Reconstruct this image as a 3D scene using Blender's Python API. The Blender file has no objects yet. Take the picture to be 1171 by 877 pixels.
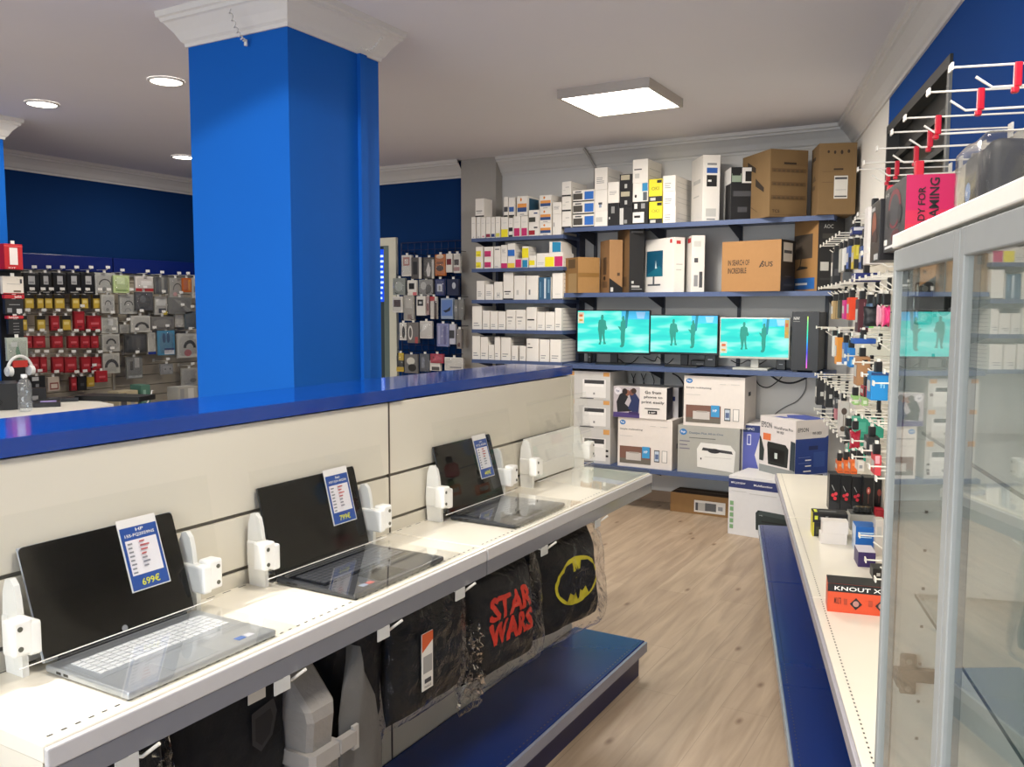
import bpy, bmesh, math, random
from mathutils import Vector, Matrix, noise
random.seed(7)
PI = math.pi
COL = bpy.context.scene.collection
SC = bpy.context.scene

# ------------------------------------------------------------ camera model
FPX, CX, CY = 993.25, 585.5, 438.5
YAW, PITCH, ROLL, CAMH = -.520292, -.0850878, .00214774, 1.6
ANG = .27638                       # the right-hand wall, shelf and cabinet stand turned by this angle
_f = Vector((math.sin(YAW)*math.cos(PITCH), math.cos(YAW)*math.cos(PITCH), math.sin(PITCH)))
_r = Vector((math.cos(YAW), -math.sin(YAW), 0)); _u = _r.cross(_f)
CR = math.cos(ROLL)*_r + math.sin(ROLL)*_u; CU = -math.sin(ROLL)*_r + math.cos(ROLL)*_u
CAM = Vector((0, 0, CAMH))
NV = Vector((math.cos(ANG), math.sin(ANG), 0)); RV = Vector((-math.sin(ANG), math.cos(ANG), 0))
def ray(x, y): return _f + CR*((x-CX)/FPX) - CU*((y-CY)/FPX)
def atz(x, y, z): d = ray(x, y); return CAM + d*((z-CAMH)/d.z)
def atx(x, y, X): d = ray(x, y); return CAM + d*(X/d.x)
def aty(x, y, Y): d = ray(x, y); return CAM + d*(Y/d.y)
def NRZ(p): return p.dot(NV), p.dot(RV), p.z
def atn(x, y, N): d = ray(x, y); return NRZ(CAM + d*(N/d.dot(NV)))
def atr(x, y, R): d = ray(x, y); return NRZ(CAM + d*(R/d.dot(RV)))
def RF(n, r, z): return NV*n + RV*r + Vector((0, 0, z))

# ------------------------------------------------------------ materials
def lin(c):
    c = c/255.0
    return c/12.92 if c <= .04045 else ((c+.055)/1.055)**2.4
def rgb(h):
    if isinstance(h, str): h = tuple(int(h[i:i+2], 16) for i in (0, 2, 4))
    return tuple(lin(v) for v in h) + (1,)
MC = {}
def P(hexc, rough=.5, metal=0.0, spec=.5, emis=0, var=.04, coat=0.0, bump=0.0, scale=30):
    key = (hexc, rough, metal, spec, emis, var, coat, bump, scale)
    if key in MC: return MC[key]
    m = bpy.data.materials.new('finish_%s' % hexc); m.use_nodes = True
    nt = m.node_tree; b = nt.nodes['Principled BSDF']; c = rgb(hexc)
    b.inputs['Roughness'].default_value = rough; b.inputs['Metallic'].default_value = metal
    b.inputs['Specular IOR Level'].default_value = spec
    b.inputs['Coat Weight'].default_value = coat; b.inputs['Coat Roughness'].default_value = .08
    b.inputs['Base Color'].default_value = c
    if var or bump:
        tc = nt.nodes.new('ShaderNodeTexCoord'); n = nt.nodes.new('ShaderNodeTexNoise')
        n.inputs['Scale'].default_value = scale; n.inputs['Detail'].default_value = 3
        nt.links.new(tc.outputs['Object'], n.inputs['Vector'])
    if var:
        mx = nt.nodes.new('ShaderNodeMix'); mx.data_type = 'RGBA'
        mx.inputs[6].default_value = tuple(v*(1-var) for v in c[:3])+(1,)
        mx.inputs[7].default_value = tuple(min(1, v*(1+var)) for v in c[:3])+(1,)
        nt.links.new(n.outputs['Fac'], mx.inputs[0]); nt.links.new(mx.outputs[2], b.inputs['Base Color'])
    if bump:
        bp = nt.nodes.new('ShaderNodeBump'); bp.inputs['Strength'].default_value = bump; bp.inputs['Distance'].default_value = .01
        nt.links.new(n.outputs['Fac'], bp.inputs['Height']); nt.links.new(bp.outputs['Normal'], b.inputs['Normal'])
    if emis:
        b.inputs['Emission Color'].default_value = c; b.inputs['Emission Strength'].default_value = emis
    MC[key] = m; return m
def clear(name, tint, ior=1.45, rough=.02, bump=0.0, haze=0.0, scale=25):
    m = bpy.data.materials.new(name); m.use_nodes = True; nt = m.node_tree; nt.nodes.clear()
    o = nt.nodes.new('ShaderNodeOutputMaterial'); mix = nt.nodes.new('ShaderNodeMixShader')
    tr = nt.nodes.new('ShaderNodeBsdfTransparent'); gl = nt.nodes.new('ShaderNodeBsdfGlossy'); lw = nt.nodes.new('ShaderNodeLayerWeight'); pw = nt.nodes.new('ShaderNodeMath'); fr = nt.nodes.new('ShaderNodeMath')
    tr.inputs[0].default_value = tint+(1,); gl.inputs['Color'].default_value = (1, 1, 1, 1); gl.inputs['Roughness'].default_value = rough
    f0 = ((ior-1)/(ior+1))**2; lw.inputs['Blend'].default_value = .5; pw.operation = 'POWER'; pw.inputs[1].default_value = 5; fr.operation = 'MULTIPLY_ADD'; fr.inputs[1].default_value = 1-f0; fr.inputs[2].default_value = f0
    nt.links.new(lw.outputs['Facing'], pw.inputs[0]); nt.links.new(pw.outputs[0], fr.inputs[0])
    nt.links.new(fr.outputs[0], mix.inputs[0]); nt.links.new(tr.outputs[0], mix.inputs[1]); nt.links.new(gl.outputs[0], mix.inputs[2])
    last = mix
    if haze:
        df = nt.nodes.new('ShaderNodeBsdfDiffuse'); df.inputs[0].default_value = (.8, .8, .8, 1)
        m2 = nt.nodes.new('ShaderNodeMixShader'); m2.inputs[0].default_value = haze
        nt.links.new(mix.outputs[0], m2.inputs[1]); nt.links.new(df.outputs[0], m2.inputs[2]); last = m2
    if bump:
        tc = nt.nodes.new('ShaderNodeTexCoord'); n = nt.nodes.new('ShaderNodeTexNoise'); n.inputs['Scale'].default_value = scale
        n.inputs['Detail'].default_value = 2; n.inputs['Distortion'].default_value = 1.5
        bp = nt.nodes.new('ShaderNodeBump'); bp.inputs['Strength'].default_value = bump; bp.inputs['Distance'].default_value = .02
        nt.links.new(tc.outputs['Object'], n.inputs['Vector']); nt.links.new(n.outputs['Fac'], bp.inputs['Height'])
        nt.links.new(bp.outputs['Normal'], gl.inputs['Normal']); nt.links.new(bp.outputs['Normal'], lw.inputs['Normal'])
    nt.links.new(last.outputs[0], o.inputs[0]); return m
GLASS = clear('cabinet_glass', (.90, .925, .92), 1.55, .0)
ACRYL = clear('clear_acrylic', (.985, .988, .985), 1.18, .01)
FILM = clear('plastic_film', (.97, .97, .97), 1.25, .10, bump=.5, haze=.0, scale=18)
FILM2 = clear('smooth_film', (.95, .95, .95), 1.35, .12, bump=.12, haze=.02, scale=7)
BLIST = clear('blister_plastic', (.9, .9, .9), 1.45, .08, bump=.5, haze=.06, scale=40)
PETC = clear('bottle_plastic', (.9, .93, .95), 1.5, .03, haze=.10)

BLUEP = '0f3f94'
M_blue_cap = P('0a3a8e', .08, spec=.5, var=.02)
M_blue_sh = P('0a2a6a', .24, var=.02)
M_shelfb = P('46567c', .4, var=.04)
M_white = P('ece6d6', .22, var=.015, scale=8)
M_panel = P('d8d2c2', .4, var=.02, scale=4)
M_hook = P('f1ede2', .35)
M_black = P('0c0c0e', .35)
M_dk = P('1b1b1e', .5)
M_card = P('8d6a42', .75, var=.1, scale=12)
M_card2 = P('a98450', .75, var=.08, scale=12)
M_bw = P('e6e2dc', .45, var=.03, scale=10)
M_alu = P('a9adb2', .35, metal=.85)
M_plast = P('efeee8', .3)

# ------------------------------------------------------------ mesh builder
TXT = {}
def text_mesh(s):
    if s not in TXT:
        cu = bpy.data.curves.new('t', 'FONT'); cu.body = s; cu.size = 1; cu.resolution_u = 2; cu.offset = .012
        o = bpy.data.objects.new('t', cu); COL.objects.link(o)
        dg = bpy.context.evaluated_depsgraph_get(); dg.update()
        me = bpy.data.meshes.new_from_object(o.evaluated_get(dg))
        V = [tuple(v.co) for v in me.vertices]; F = [tuple(p.vertices) for p in me.polygons]
        bpy.data.objects.remove(o); bpy.data.curves.remove(cu); bpy.data.meshes.remove(me)
        xs = [v[0] for v in V] or [0]; ys = [v[1] for v in V] or [0]
        TXT[s] = (V, F, min(xs), max(xs), min(ys), max(ys))
    return TXT[s]
BOXV = [(0,0,0),(1,0,0),(1,1,0),(0,1,0),(0,0,1),(1,0,1),(1,1,1),(0,1,1)]
BOXF = [(0,3,2,1),(4,5,6,7),(0,1,5,4),(1,2,6,5),(2,3,7,6),(3,0,4,7)]   # bottom top front right back left
class MB:
    def __init__(s): s.v = []; s.f = []; s.mi = []; s.sm = []; s.mats = []; s.T = Matrix()
    def _m(s, m):
        if m not in s.mats: s.mats.append(m)
        return s.mats.index(m)
    def add(s, V, F, m, smooth=False):
        b = len(s.v); i = s._m(m) if not isinstance(m, list) else None
        s.v += [tuple(s.T @ Vector(p)) for p in V]
        for k, f in enumerate(F):
            s.f.append(tuple(b+j for j in f)); s.mi.append(i if i is not None else s._m(m[k])); s.sm.append(smooth)
        return s
    def box(s, x0, x1, y0, y1, z0, z1, m, bev=0):
        if bev:
            bm = bmesh.new(); vs = [bm.verts.new((x0+(x1-x0)*a, y0+(y1-y0)*b, z0+(z1-z0)*c)) for a, b, c in BOXV]
            for f in BOXF: bm.faces.new([vs[j] for j in f])
            bmesh.ops.bevel(bm, geom=bm.edges[:], offset=bev, segments=2, profile=.5, affect='EDGES', clamp_overlap=True)
            bm.verts.index_update(); V = [tuple(v.co) for v in bm.verts]; F = [tuple(v.index for v in f.verts) for f in bm.faces]; bm.free()
            return s.add(V, F, m)
        return s.add([(x0+(x1-x0)*a, y0+(y1-y0)*b, z0+(z1-z0)*c) for a, b, c in BOXV], BOXF, m)
    def quad(s, a, b, c, d, m): return s.add([a, b, c, d], [(0,1,2,3)], m)
    def poly(s, pts, m, th=None):
        n = len(pts)
        if th is None: return s.add(pts, [tuple(range(n))], m)
        t = Vector(th); Q = [tuple(Vector(p)+t) for p in pts]
        return s.add(list(pts)+Q, [tuple(range(n)), tuple(reversed(range(n, 2*n)))]+[(i, n+i, n+(i+1) % n, (i+1) % n) for i in range(n)], m)
    def tube(s, path, r, m, n=6, cap=True):
        P_ = [Vector(p) for p in path]; V = []; F = []
        rs = r if isinstance(r, (list, tuple)) else [r]*len(P_)
        up = None
        for i, p in enumerate(P_):
            t = (P_[min(i+1, len(P_)-1)] - P_[max(i-1, 0)]).normalized()
            if up is None: up = Vector((0,0,1)) if abs(t.z) < .9 else Vector((1,0,0))
            a = t.cross(up).normalized(); up = a.cross(t).normalized()
            for k in range(n):
                w = 2*PI*k/n; V.append(tuple(p + (a*math.cos(w) + up*math.sin(w))*rs[i]))
        for i in range(len(P_)-1):
            for k in range(n): F.append((i*n+k, i*n+(k+1) % n, (i+1)*n+(k+1) % n, (i+1)*n+k))
        s.add(V, F, m, True)
        if cap: s.add(V[:n], [tuple(reversed(range(n)))], m); s.add(V[-n:], [tuple(range(n))], m)
        return s
    def lathe(s, prof, m, n=16, c=(0,0,0), smooth=True):
        V = []; F = []
        for r, z in prof:
            for k in range(n): V.append((c[0]+r*math.cos(2*PI*k/n), c[1]+r*math.sin(2*PI*k/n), c[2]+z))
        for i in range(len(prof)-1):
            for k in range(n): F.append((i*n+k, i*n+(k+1) % n, (i+1)*n+(k+1) % n, (i+1)*n+k))
        return s.add(V, F, m, smooth)
    def text(s, t, o, xd, yd, h, m, width=None, center=False, off=0.0):
        V, F, x0, x1, y0, y1 = text_mesh(t)
        if not V: return s
        sy = h/max(1e-6, (y1-y0)); sx = sy if width is None else width/(x1-x0)
        o = Vector(o); xd = Vector(xd); yd = Vector(yd); nn = xd.cross(yd)*off
        cx = (x1-x0)/2*sx if center else 0
        s.add([tuple(o + xd*((a-x0)*sx-cx) + yd*((b-y0)*sy) + nn) for a, b, _ in V], F, m); return s
    def build(s, name, parent=None, loc=None, rz=0):
        me = bpy.data.meshes.new(name); me.from_pydata(s.v, [], s.f)
        for m in s.mats: me.materials.append(m)
        me.polygons.foreach_set('material_index', s.mi); me.polygons.foreach_set('use_smooth', s.sm); me.update()
        o = bpy.data.objects.new(name, me); COL.objects.link(o)
        if parent: o.parent = parent
        if loc is not None: o.location = loc
        o.rotation_euler.z = rz
        return o
LABELS = {}
def tag(o, label, cat, group=None):
    o['label'] = label; o['category'] = cat
    if group: o['group'] = group
    LABELS[label] = LABELS.get(label, 0)+1
    if len(label.split()) > 16: print('LONG', len(label.split()), label)
    if len(label.split()) < 4: print('SHORT', label)
    return o
def thing(name, label, cat, loc=(0,0,0), rz=0, group=None):
    o = bpy.data.objects.new(name, None); o.empty_display_size = .05; COL.objects.link(o); o.location = loc; o.rotation_euler.z = rz
    return tag(o, label, cat, group)
def struct(mb, name, parent=None):
    o = mb.build(name, parent)
    if parent is None: o['kind'] = 'structure'
    return o
ORD = ['first','second','third','fourth','fifth','sixth','seventh','eighth','ninth','tenth','eleventh','twelfth','thirteenth','fourteenth','fifteenth','sixteenth','seventeenth','eighteenth','nineteenth','twentieth']

# decals on a box face.  item = (u0,u1,v0,v1,mat) or ('t',u,v,width_u,height_v,text,mat) or ('p',[(u,v)..],mat) or ('e',u,v,ru,rv,mat)
def face_decals(mb, o, xd, yd, W, H, items):
    o = Vector(o); xd = Vector(xd); yd = Vector(yd); nn = xd.cross(yd); k = .0006
    for it in items:
        k += .0002
        def pt(u, v): return tuple(o + xd*(u*W) + yd*(v*H) + nn*k)
        if it[0] == 't':
            _, u, v, wu, hv, s, m = it
            mb.text(s, pt(u, v), xd, yd, hv*H, m, width=(wu*W if wu else None))
        elif it[0] == 'p': mb.poly([pt(u, v) for u, v in it[1]], it[2])
        elif it[0] == 'e':
            _, u, v, ru, rv, m = it
            mb.poly([pt(u+ru*math.cos(2*PI*i/20), v+rv*math.sin(2*PI*i/20)) for i in range(20)], m)
        else:
            u0, u1, v0, v1, m = it; mb.quad(pt(u0, v0), pt(u1, v0), pt(u1, v1), pt(u0, v1), m)
def carton_mb(w, d, h, m, front=(), right=(), top=(), left=(), mats=None, bev=.0012):
    """origin at the middle of the bottom of the front face; front looks along -y"""
    mb = MB(); x0, x1 = -w/2, w/2
    if mats: mb.add([(x0+(x1-x0)*a, d*b, h*c) for a, b, c in BOXV], BOXF, [mats.get(k, m) for k in ('bottom','top','front','right','back','left')])
    else: mb.box(x0, x1, 0, d, 0, h, m, bev=min(bev, w*.05, h*.05))
    X, Y, Z = (1,0,0), (0,1,0), (0,0,1)
    face_decals(mb, (x0, 0, 0), X, Z, w, h, front)
    face_decals(mb, (x1, 0, 0), Y, Z, d, h, right)
    face_decals(mb, (x0, d, 0), (0,-1,0), Z, d, h, left)
    face_decals(mb, (x0, 0, h), X, Y, w, d, top)
    return mb
WHT, BLK, RED, YEL, MAG, CYA, ORG = P('f4f2ee', .5), P('141416', .5), P('c81e28', .45), P('f0e020', .45), P('c42468', .45), P('1c86b4', .45), P('e08a3c', .45)
BLU, NAVY, GRY, LGR, DGR, PUR = P('2a62b8', .45), P('16306e', .45), P('8a8a8c', .5), P('c4c2bc', .5), P('46464a', .5), P('503a86', .5)
def lines(u0, u1, v0, v1, n, m, fill=.4):
    out = []; st = (v1-v0)/n
    for i in range(n):
        r = u0 + (u1-u0)*random.uniform(.6, 1)
        out.append((u0, r, v0+i*st, v0+i*st+st*fill, m))
    return out
# ================================================================ SETTING
ZC, YB, NW, XL, YF = 2.95, 6.85, .86, -7.6, -3.4
def wall_x_at(y, N=NW): return (N - y*NV.y)/NV.x
# floor: oak-look laminate planks
def floor_mat():
    m = bpy.data.materials.new('oak_laminate'); m.use_nodes = True; nt = m.node_tree; b = nt.nodes['Principled BSDF']
    tc = nt.nodes.new('ShaderNodeTexCoord'); mp = nt.nodes.new('ShaderNodeMapping'); mp.inputs['Rotation'].default_value[2] = -PI/2
    nt.links.new(tc.outputs['Object'], mp.inputs[0])
    br = nt.nodes.new('ShaderNodeTexBrick'); br.inputs['Scale'].default_value = 1; br.inputs['Brick Width'].default_value = 1.28; br.inputs['Row Height'].default_value = .19
    br.inputs['Mortar Size'].default_value = .0012; br.offset = .37
    br.inputs['Color1'].default_value = rgb('b8a48c'); br.inputs['Color2'].default_value = rgb('aa957e'); br.inputs['Mortar'].default_value = rgb('94826e')
    nt.links.new(mp.outputs[0], br.inputs['Vector'])
    mp2 = nt.nodes.new('ShaderNodeMapping'); mp2.inputs['Scale'].default_value = (.9, 9, 1); mp2.inputs['Rotation'].default_value[2] = 0
    nt.links.new(mp.outputs[0], mp2.inputs[0])
    n = nt.nodes.new('ShaderNodeTexNoise'); n.inputs['Scale'].default_value = 2.2; n.inputs['Detail'].default_value = 6; n.inputs['Distortion'].default_value = .6
    nt.links.new(mp2.outputs[0], n.inputs['Vector'])
    rp = nt.nodes.new('ShaderNodeValToRGB'); rp.color_ramp.elements[0].position = .3; rp.color_ramp.elements[0].color = (.66, .62, .58, 1); rp.color_ramp.elements[1].position = .7; rp.color_ramp.elements[1].color = (1.08, 1.07, 1.06, 1)
    nt.links.new(n.outputs['Fac'], rp.inputs[0])
    mx = nt.nodes.new('ShaderNodeMix'); mx.data_type = 'RGBA'; mx.blend_type = 'MULTIPLY'; mx.inputs[0].default_value = .85
    nt.links.new(br.outputs['Color'], mx.inputs[6]); nt.links.new(rp.outputs[0], mx.inputs[7])
    mp3 = nt.nodes.new('ShaderNodeMapping'); mp3.inputs['Scale'].default_value = (1.5, 3.6, 1); nt.links.new(mp.outputs[0], mp3.inputs[0])
    vo = nt.nodes.new('ShaderNodeTexVoronoi'); vo.voronoi_dimensions = '2D'; vo.inputs['Scale'].default_value = .8; nt.links.new(mp3.outputs[0], vo.inputs['Vector'])
    r2 = nt.nodes.new('ShaderNodeValToRGB'); r2.color_ramp.elements[0].position = .01; r2.color_ramp.elements[0].color = (.45, .36, .30, 1); r2.color_ramp.elements[1].position = .05; r2.color_ramp.elements[1].color = (1, 1, 1, 1)
    nt.links.new(vo.outputs['Distance'], r2.inputs[0])
    m2 = nt.nodes.new('ShaderNodeMix'); m2.data_type = 'RGBA'; m2.blend_type = 'MULTIPLY'; m2.inputs[0].default_value = 1
    nt.links.new(mx.outputs[2], m2.inputs[6]); nt.links.new(r2.outputs[0], m2.inputs[7])
    nt.links.new(m2.outputs[2], b.inputs['Base Color']); b.inputs['Roughness'].default_value = .42
    return m
xr0, xr1 = wall_x_at(YF), wall_x_at(YB+.2)
fl = MB(); fl.poly([(XL-.2, YF-.2, -.06), (xr0+.3, YF-.2, -.06), (xr1+.3, YB+.2, -.06), (XL-.2, YB+.2, -.06)], floor_mat(), (0, 0, .06)); struct(fl, 'floor')
ce = MB(); M_ceil = P('dedce0', .9, var=.03, scale=1.2)
ce.poly([(XL-.2, YF-.2, ZC), (xr0+.3, YF-.2, ZC), (xr1+.3, YB+.2, ZC), (XL-.2, YB+.2, ZC)], M_ceil, (0, 0, .08)); struct(ce, 'ceiling')
M_wallw = P('d2d0cc', .85, var=.03, scale=2); M_wallw2 = P('e2ded6', .85, var=.03, scale=2)
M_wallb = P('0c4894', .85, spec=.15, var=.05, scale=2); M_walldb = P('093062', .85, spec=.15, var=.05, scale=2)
XP0, XP1 = -4.40, -4.03           # grey pier between the blue and the white part of the back wall
w = MB(); w.box(XP1, xr1+.35, YB, YB+.15, 0, ZC, M_wallw); struct(w, 'wall_back')
w = MB(); w.box(XP0, XP1, 6.74, YB+.15, 0, ZC, P('a9a59e', .85)); struct(w, 'wall_back_pier')
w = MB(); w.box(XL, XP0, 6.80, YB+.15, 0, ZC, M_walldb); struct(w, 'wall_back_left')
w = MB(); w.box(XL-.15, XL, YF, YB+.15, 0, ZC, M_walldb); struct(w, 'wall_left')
# right wall, turned; white paint near the back corner, blue nearer, with a window opening
RS = 5.44; win = (3.95, 5.42, 2.02, 2.64)
w = MB(); w.T = Matrix.Rotation(ANG, 4, 'Z')
rb = -6.0; re = 7.0
w.box(NW, NW+.12, RS, re, 0, ZC, M_wallw2); struct(w, 'wall_right_white')
w = MB(); w.T = Matrix.Rotation(ANG, 4, 'Z')
w.box(NW, NW+.12, rb, win[0], 0, ZC, M_wallb); w.box(NW, NW+.12, win[1], RS, 0, ZC, M_wallb)
w.box(NW, NW+.12, win[0], win[1], 0, win[2], M_wallb); w.box(NW, NW+.12, win[0], win[1], win[3], ZC, M_wallb); struct(w, 'wall_right')
wd = MB(); wd.T = Matrix.Rotation(ANG, 4, 'Z'); Mf = P('3a3a38', .5)
a, b_, c, d = win
wd.box(NW-.012, NW+.12, a, b_, d-.05, d, Mf); wd.box(NW-.012, NW+.12, a, b_, c, c+.05, Mf)
wd.box(NW-.012, NW+.12, a, a+.04, c+.05, d-.05, P('8a8a84', .5)); wd.box(NW-.012, NW+.12, b_-.04, b_, c+.05, d-.05, Mf)
o = struct(wd, 'window_1')
wd = MB(); wd.T = Matrix.Rotation(ANG, 4, 'Z')
wd.box(NW+.05, NW+.06, a+.04, b_-.04, c+.05, d-.05, P('1a1a18', .3))
for k in range(3): wd.box(NW+.02, NW+.05, a+.04, b_-.04, c+.12+k*.15, c+.15+k*.15, P('2a2a28', .5))
wd.build('dark_louvre', o)
# front of the shop behind the camera: wall with a wide shop window
w = MB(); wx0, wx1, wz0, wz1 = -5.2, 1.2, .5, 2.35
w.box(XL, wx0, YF-.15, YF, 0, ZC, M_wallw); w.box(wx1, xr0+.2, YF-.15, YF, 0, ZC, M_wallw)
w.box(wx0, wx1, YF-.15, YF, 0, wz0, M_wallw); w.box(wx0, wx1, YF-.15, YF, wz1, ZC, M_wallw); struct(w, 'wall_front')
w = MB(); Ma = P('50545a', .4)
for x in (wx0, -3.1, -1.0, wx1-.06): w.box(x, x+.06, YF-.11, YF-.04, wz0, wz1, Ma)
w.box(wx0, wx1, YF-.11, YF-.04, wz0, wz0+.06, Ma); w.box(wx0, wx1, YF-.11, YF-.04, wz1-.06, wz1, Ma); struct(w, 'window_2')
# skirting
w = MB(); w.box(XP1, xr1+.3, YB-.014, YB, 0, .09, P('8d7660', .5)); struct(w, 'baseboard_back')

# crown mouldings: profile (out from wall, down from ceiling), swept
CPROF = [(0, -.15), (.012, -.15), (.016, -.135), (.03, -.125), (.055, -.09), (.095, -.05), (.108, -.045), (.112, -.03), (.125, -.025), (.13, 0)]
M_crown = P('d6d3ce', .7, var=.02)
def crown(name, path, closed=False, k_out=1):
    """path of wall-line points, room side on the left of the walking direction"""
    n = len(path); P_ = [Vector((p[0], p[1], 0)) for p in path]; rings = []
    for i in range(n):
        def nrm(a, b): d = (b-a).normalized(); return Vector((-d.y, d.x, 0))
        prv = P_[i-1] if (closed or i > 0) else None; nxt = P_[(i+1) % n] if (closed or i < n-1) else None
        if prv is None: mi = nrm(P_[i], nxt)
        elif nxt is None: mi = nrm(prv, P_[i])
        else:
            a = nrm(prv, P_[i]); b2 = nrm(P_[i], nxt); s_ = (a+b2).normalized(); mi = s_/max(.2, s_.dot(a))
        rings.append([tuple(P_[i]+mi*o_*k_out+Vector((0, 0, ZC+dz))) for o_, dz in CPROF])
    mb = MB(); K = len(CPROF); V = [p for r_ in rings for p in r_]; F = []
    for i in range(n if closed else n-1):
        j = (i+1) % n
        for k in range(K-1): F.append((i*K+k, i*K+k+1, j*K+k+1, j*K+k))
    mb.add(V, F, M_crown)
    if not closed: mb.add(rings[0], [tuple(range(K))], M_crown); mb.add(rings[-1], [tuple(reversed(range(K)))], M_crown)
    return struct(mb, name)
cnr = (wall_x_at(YB), YB)
p_r0 = RF(NW, -3.2, 0)
crown('trim_1', [(p_r0.x, p_r0.y), cnr, (XP1, YB)])
crown('trim_2', [(XP0, 6.80), (XL, 6.80), (XL, YF)])
# cable conduit running down the back wall out of the crown
w = MB(); cp = aty(675, 175, YB-.02)
w.tube([(cp.x, YB-.15, ZC-.01), (cp.x+.03, YB-.13, ZC-.06), (cp.x+.05, YB-.018, ZC-.16), (cp.x+.05, YB-.018, 2.3)], .012, P('a8a49e', .7)); 
tag(w.build('cable_conduit'), 'thin grey cable conduit running down the back wall behind the toner cartons', 'conduit')

# blue pillars with crown collars
def pillar(x0, x1, y0, y1, name, crn, conduit):
    mb = MB(); mb.box(x0, x1, y0, y1, 0, ZC, P('0858b0', .8, spec=.2, var=.05, scale=2)); struct(mb, name)
    crown(crn, [(x0, y0), (x0, y1), (x1, y1), (x1, y0)], closed=True, k_out=.78)
pillar(-3.35, -2.732, 2.835, 3.45, 'wall_pillar', 'trim_3', True)
pillar(-6.90, -6.30, 3.07, 3.68, 'wall_pillar_far', 'trim_4', False)
mb = MB(); mb.box(-2.734, -2.712, 3.29, 3.34, 0, 2.80, P('0858b0', .8, spec=.2, var=.05, scale=2)); struct(mb, 'trim_5')
# wire ends hanging out of the collar
mb = MB()
def coil(p0, p1, r, turns, n=60):
    p0 = Vector(p0); p1 = Vector(p1); d = p1-p0; t = d.normalized(); a = t.cross(Vector((0,0,1))).normalized() if abs(t.z) < .95 else Vector((1,0,0)); b = t.cross(a)
    return [tuple(p0+d*(i/n)+a*math.cos(2*PI*turns*i/n)*r+b*math.sin(2*PI*turns*i/n)*r+Vector((0,0,-.03*math.sin(PI*i/n)))) for i in range(n+1)]
wp = aty(262, 10, 2.835-.135); we = aty(281, 47, 2.835-.02)
mb.tube(coil(wp, we, .006, 7), .0035, P('d8d4cc', .5), 5); mb.tube([tuple(we), tuple(we+Vector((.0, -.0, -.02)))], .008, P('e8e4dc', .5), 6)
tag(mb.build('lamp_wire'), 'twisted white wire end hanging from the front of the pillar collar', 'wire')
mb = MB(); wp = atx(437, 42, -2.732+.13); we = atx(413, 55, -2.732+.06)
mb.tube(coil(wp, we, .005, 7), .0035, P('d8d4cc', .5), 5); 
tag(mb.build('lamp_wire'), 'twisted white wire lying across the right side of the pillar collar', 'wire')

# ceiling lamps
def area(name, loc, size, power, col, parent, spot=False, rot=(0,0,0)):
    l = bpy.data.lights.new(name, 'AREA'); l.energy = power; l.color = col; l.size = size
    if spot: l.shape = 'DISK'
    o = bpy.data.objects.new(name, l); COL.objects.link(o); o.location = loc; o.rotation_euler = rot; o.parent = parent; return o
WARM = (1, .935, .84)
def panel_lamp(x, y, label, power=62):
    t = thing('ceiling_panel_lamp', label, 'ceiling lamp', (x, y, ZC-.055)); h = .3
    mb = MB(); fr = P('b4aca4', .5)
    for s in (-1, 1):
        mb.box(min(s*h, s*(h-.018)), max(s*h, s*(h-.018)), -h, h, 0, .055, fr); mb.box(-h+.018, h-.018, min(s*h, s*(h-.018)), max(s*h, s*(h-.018)), 0, .055, fr)
    mb.box(-h+.018, h-.018, -h+.018, h-.018, .03, .055, fr); mb.build('frame', t)
    mb = MB(); mb.box(-h+.018, h-.018, -h+.018, h-.018, .004, .03, P('fff6ea', .5, emis=14, var=0)); mb.build('diffuser', t)
    area('panel_light', (0, 0, -.004), .56, power, WARM, t)
lc = sum(([*atz(x, y, ZC-.05)][:2] for x, y in ((641,112),(742,98),(780,121))), [])
panel_lamp(-2.19, 5.2, 'square white surface-mounted LED panel lit on the ceiling', 60)
def downlight(x, y, label, power=16):
    t = thing('downlight', label, 'ceiling lamp', (x, y, ZC-.012), 0, 'round recessed downlights')
    mb = MB(); mb.lathe([(.105, .011), (.105, .004), (.098, 0), (.09, 0), (.088, .006)], P('d8d4cc', .4), 28); mb.build('rim', t)
    mb = MB(); mb.lathe([(.0, .004), (.089, .004), (.089, .011), (0, .011)], P('fffaf0', .5, emis=14, var=0), 28); mb.build('diffuser', t)
    area('downlight_lamp', (0, 0, -.004), .17, power, WARM, t, True)
for q, l in (((190, 92), 'round downlight nearest the blue pillar, upper of the lit discs'), ((48, 118), 'round lit downlight at the far left of the ceiling'), ((210, 179), 'round downlight half hidden behind the pillar, lowest of the lit discs')):
    p = atz(*q, ZC); downlight(p.x, p.y, l)
# ================================================================ CENTRE GONDOLA
GX, GF, GY0, GYM, GY1, ZS = -1.67, -1.32, .79, 2.14, 3.47, .90
t = thing('gondola', 'long cream shelving gondola with blue base and blue top ledge along the aisle', 'shelving', (GX, (GY0+GY1)/2, 0))
t.location = (0, 0, 0)
for a, b in ((-.3, GYM), (GYM+.006, GY1-.03)):
    mb = MB(); 
    for z0, z1 in ((.155, .935), (.945, 1.075), (1.085, 1.31)) if a < 1 else ((.155, .935), (.945, 1.075), (1.085, 1.31)):
        mb.box(GX-.03, GX, a, b, z0, z1, M_panel, bev=.002)
    mb.box(GX-.04, GX-.008, a, b, .155, 1.31, P('6f6a60', .6)); mb.build('back_panel', t)
mb = MB(); Mu = P('4a4238', .5); mb.box(GX-.035, GX+.001, GYM-.0, GYM+.006, .155, 1.31, Mu); mb.build('upright', t); mb = MB()
mb.box(GX-.04, GX+.002, GY1-.03, GY1-.005, .0, 1.31, M_panel); mb.build('upright', t)
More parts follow.
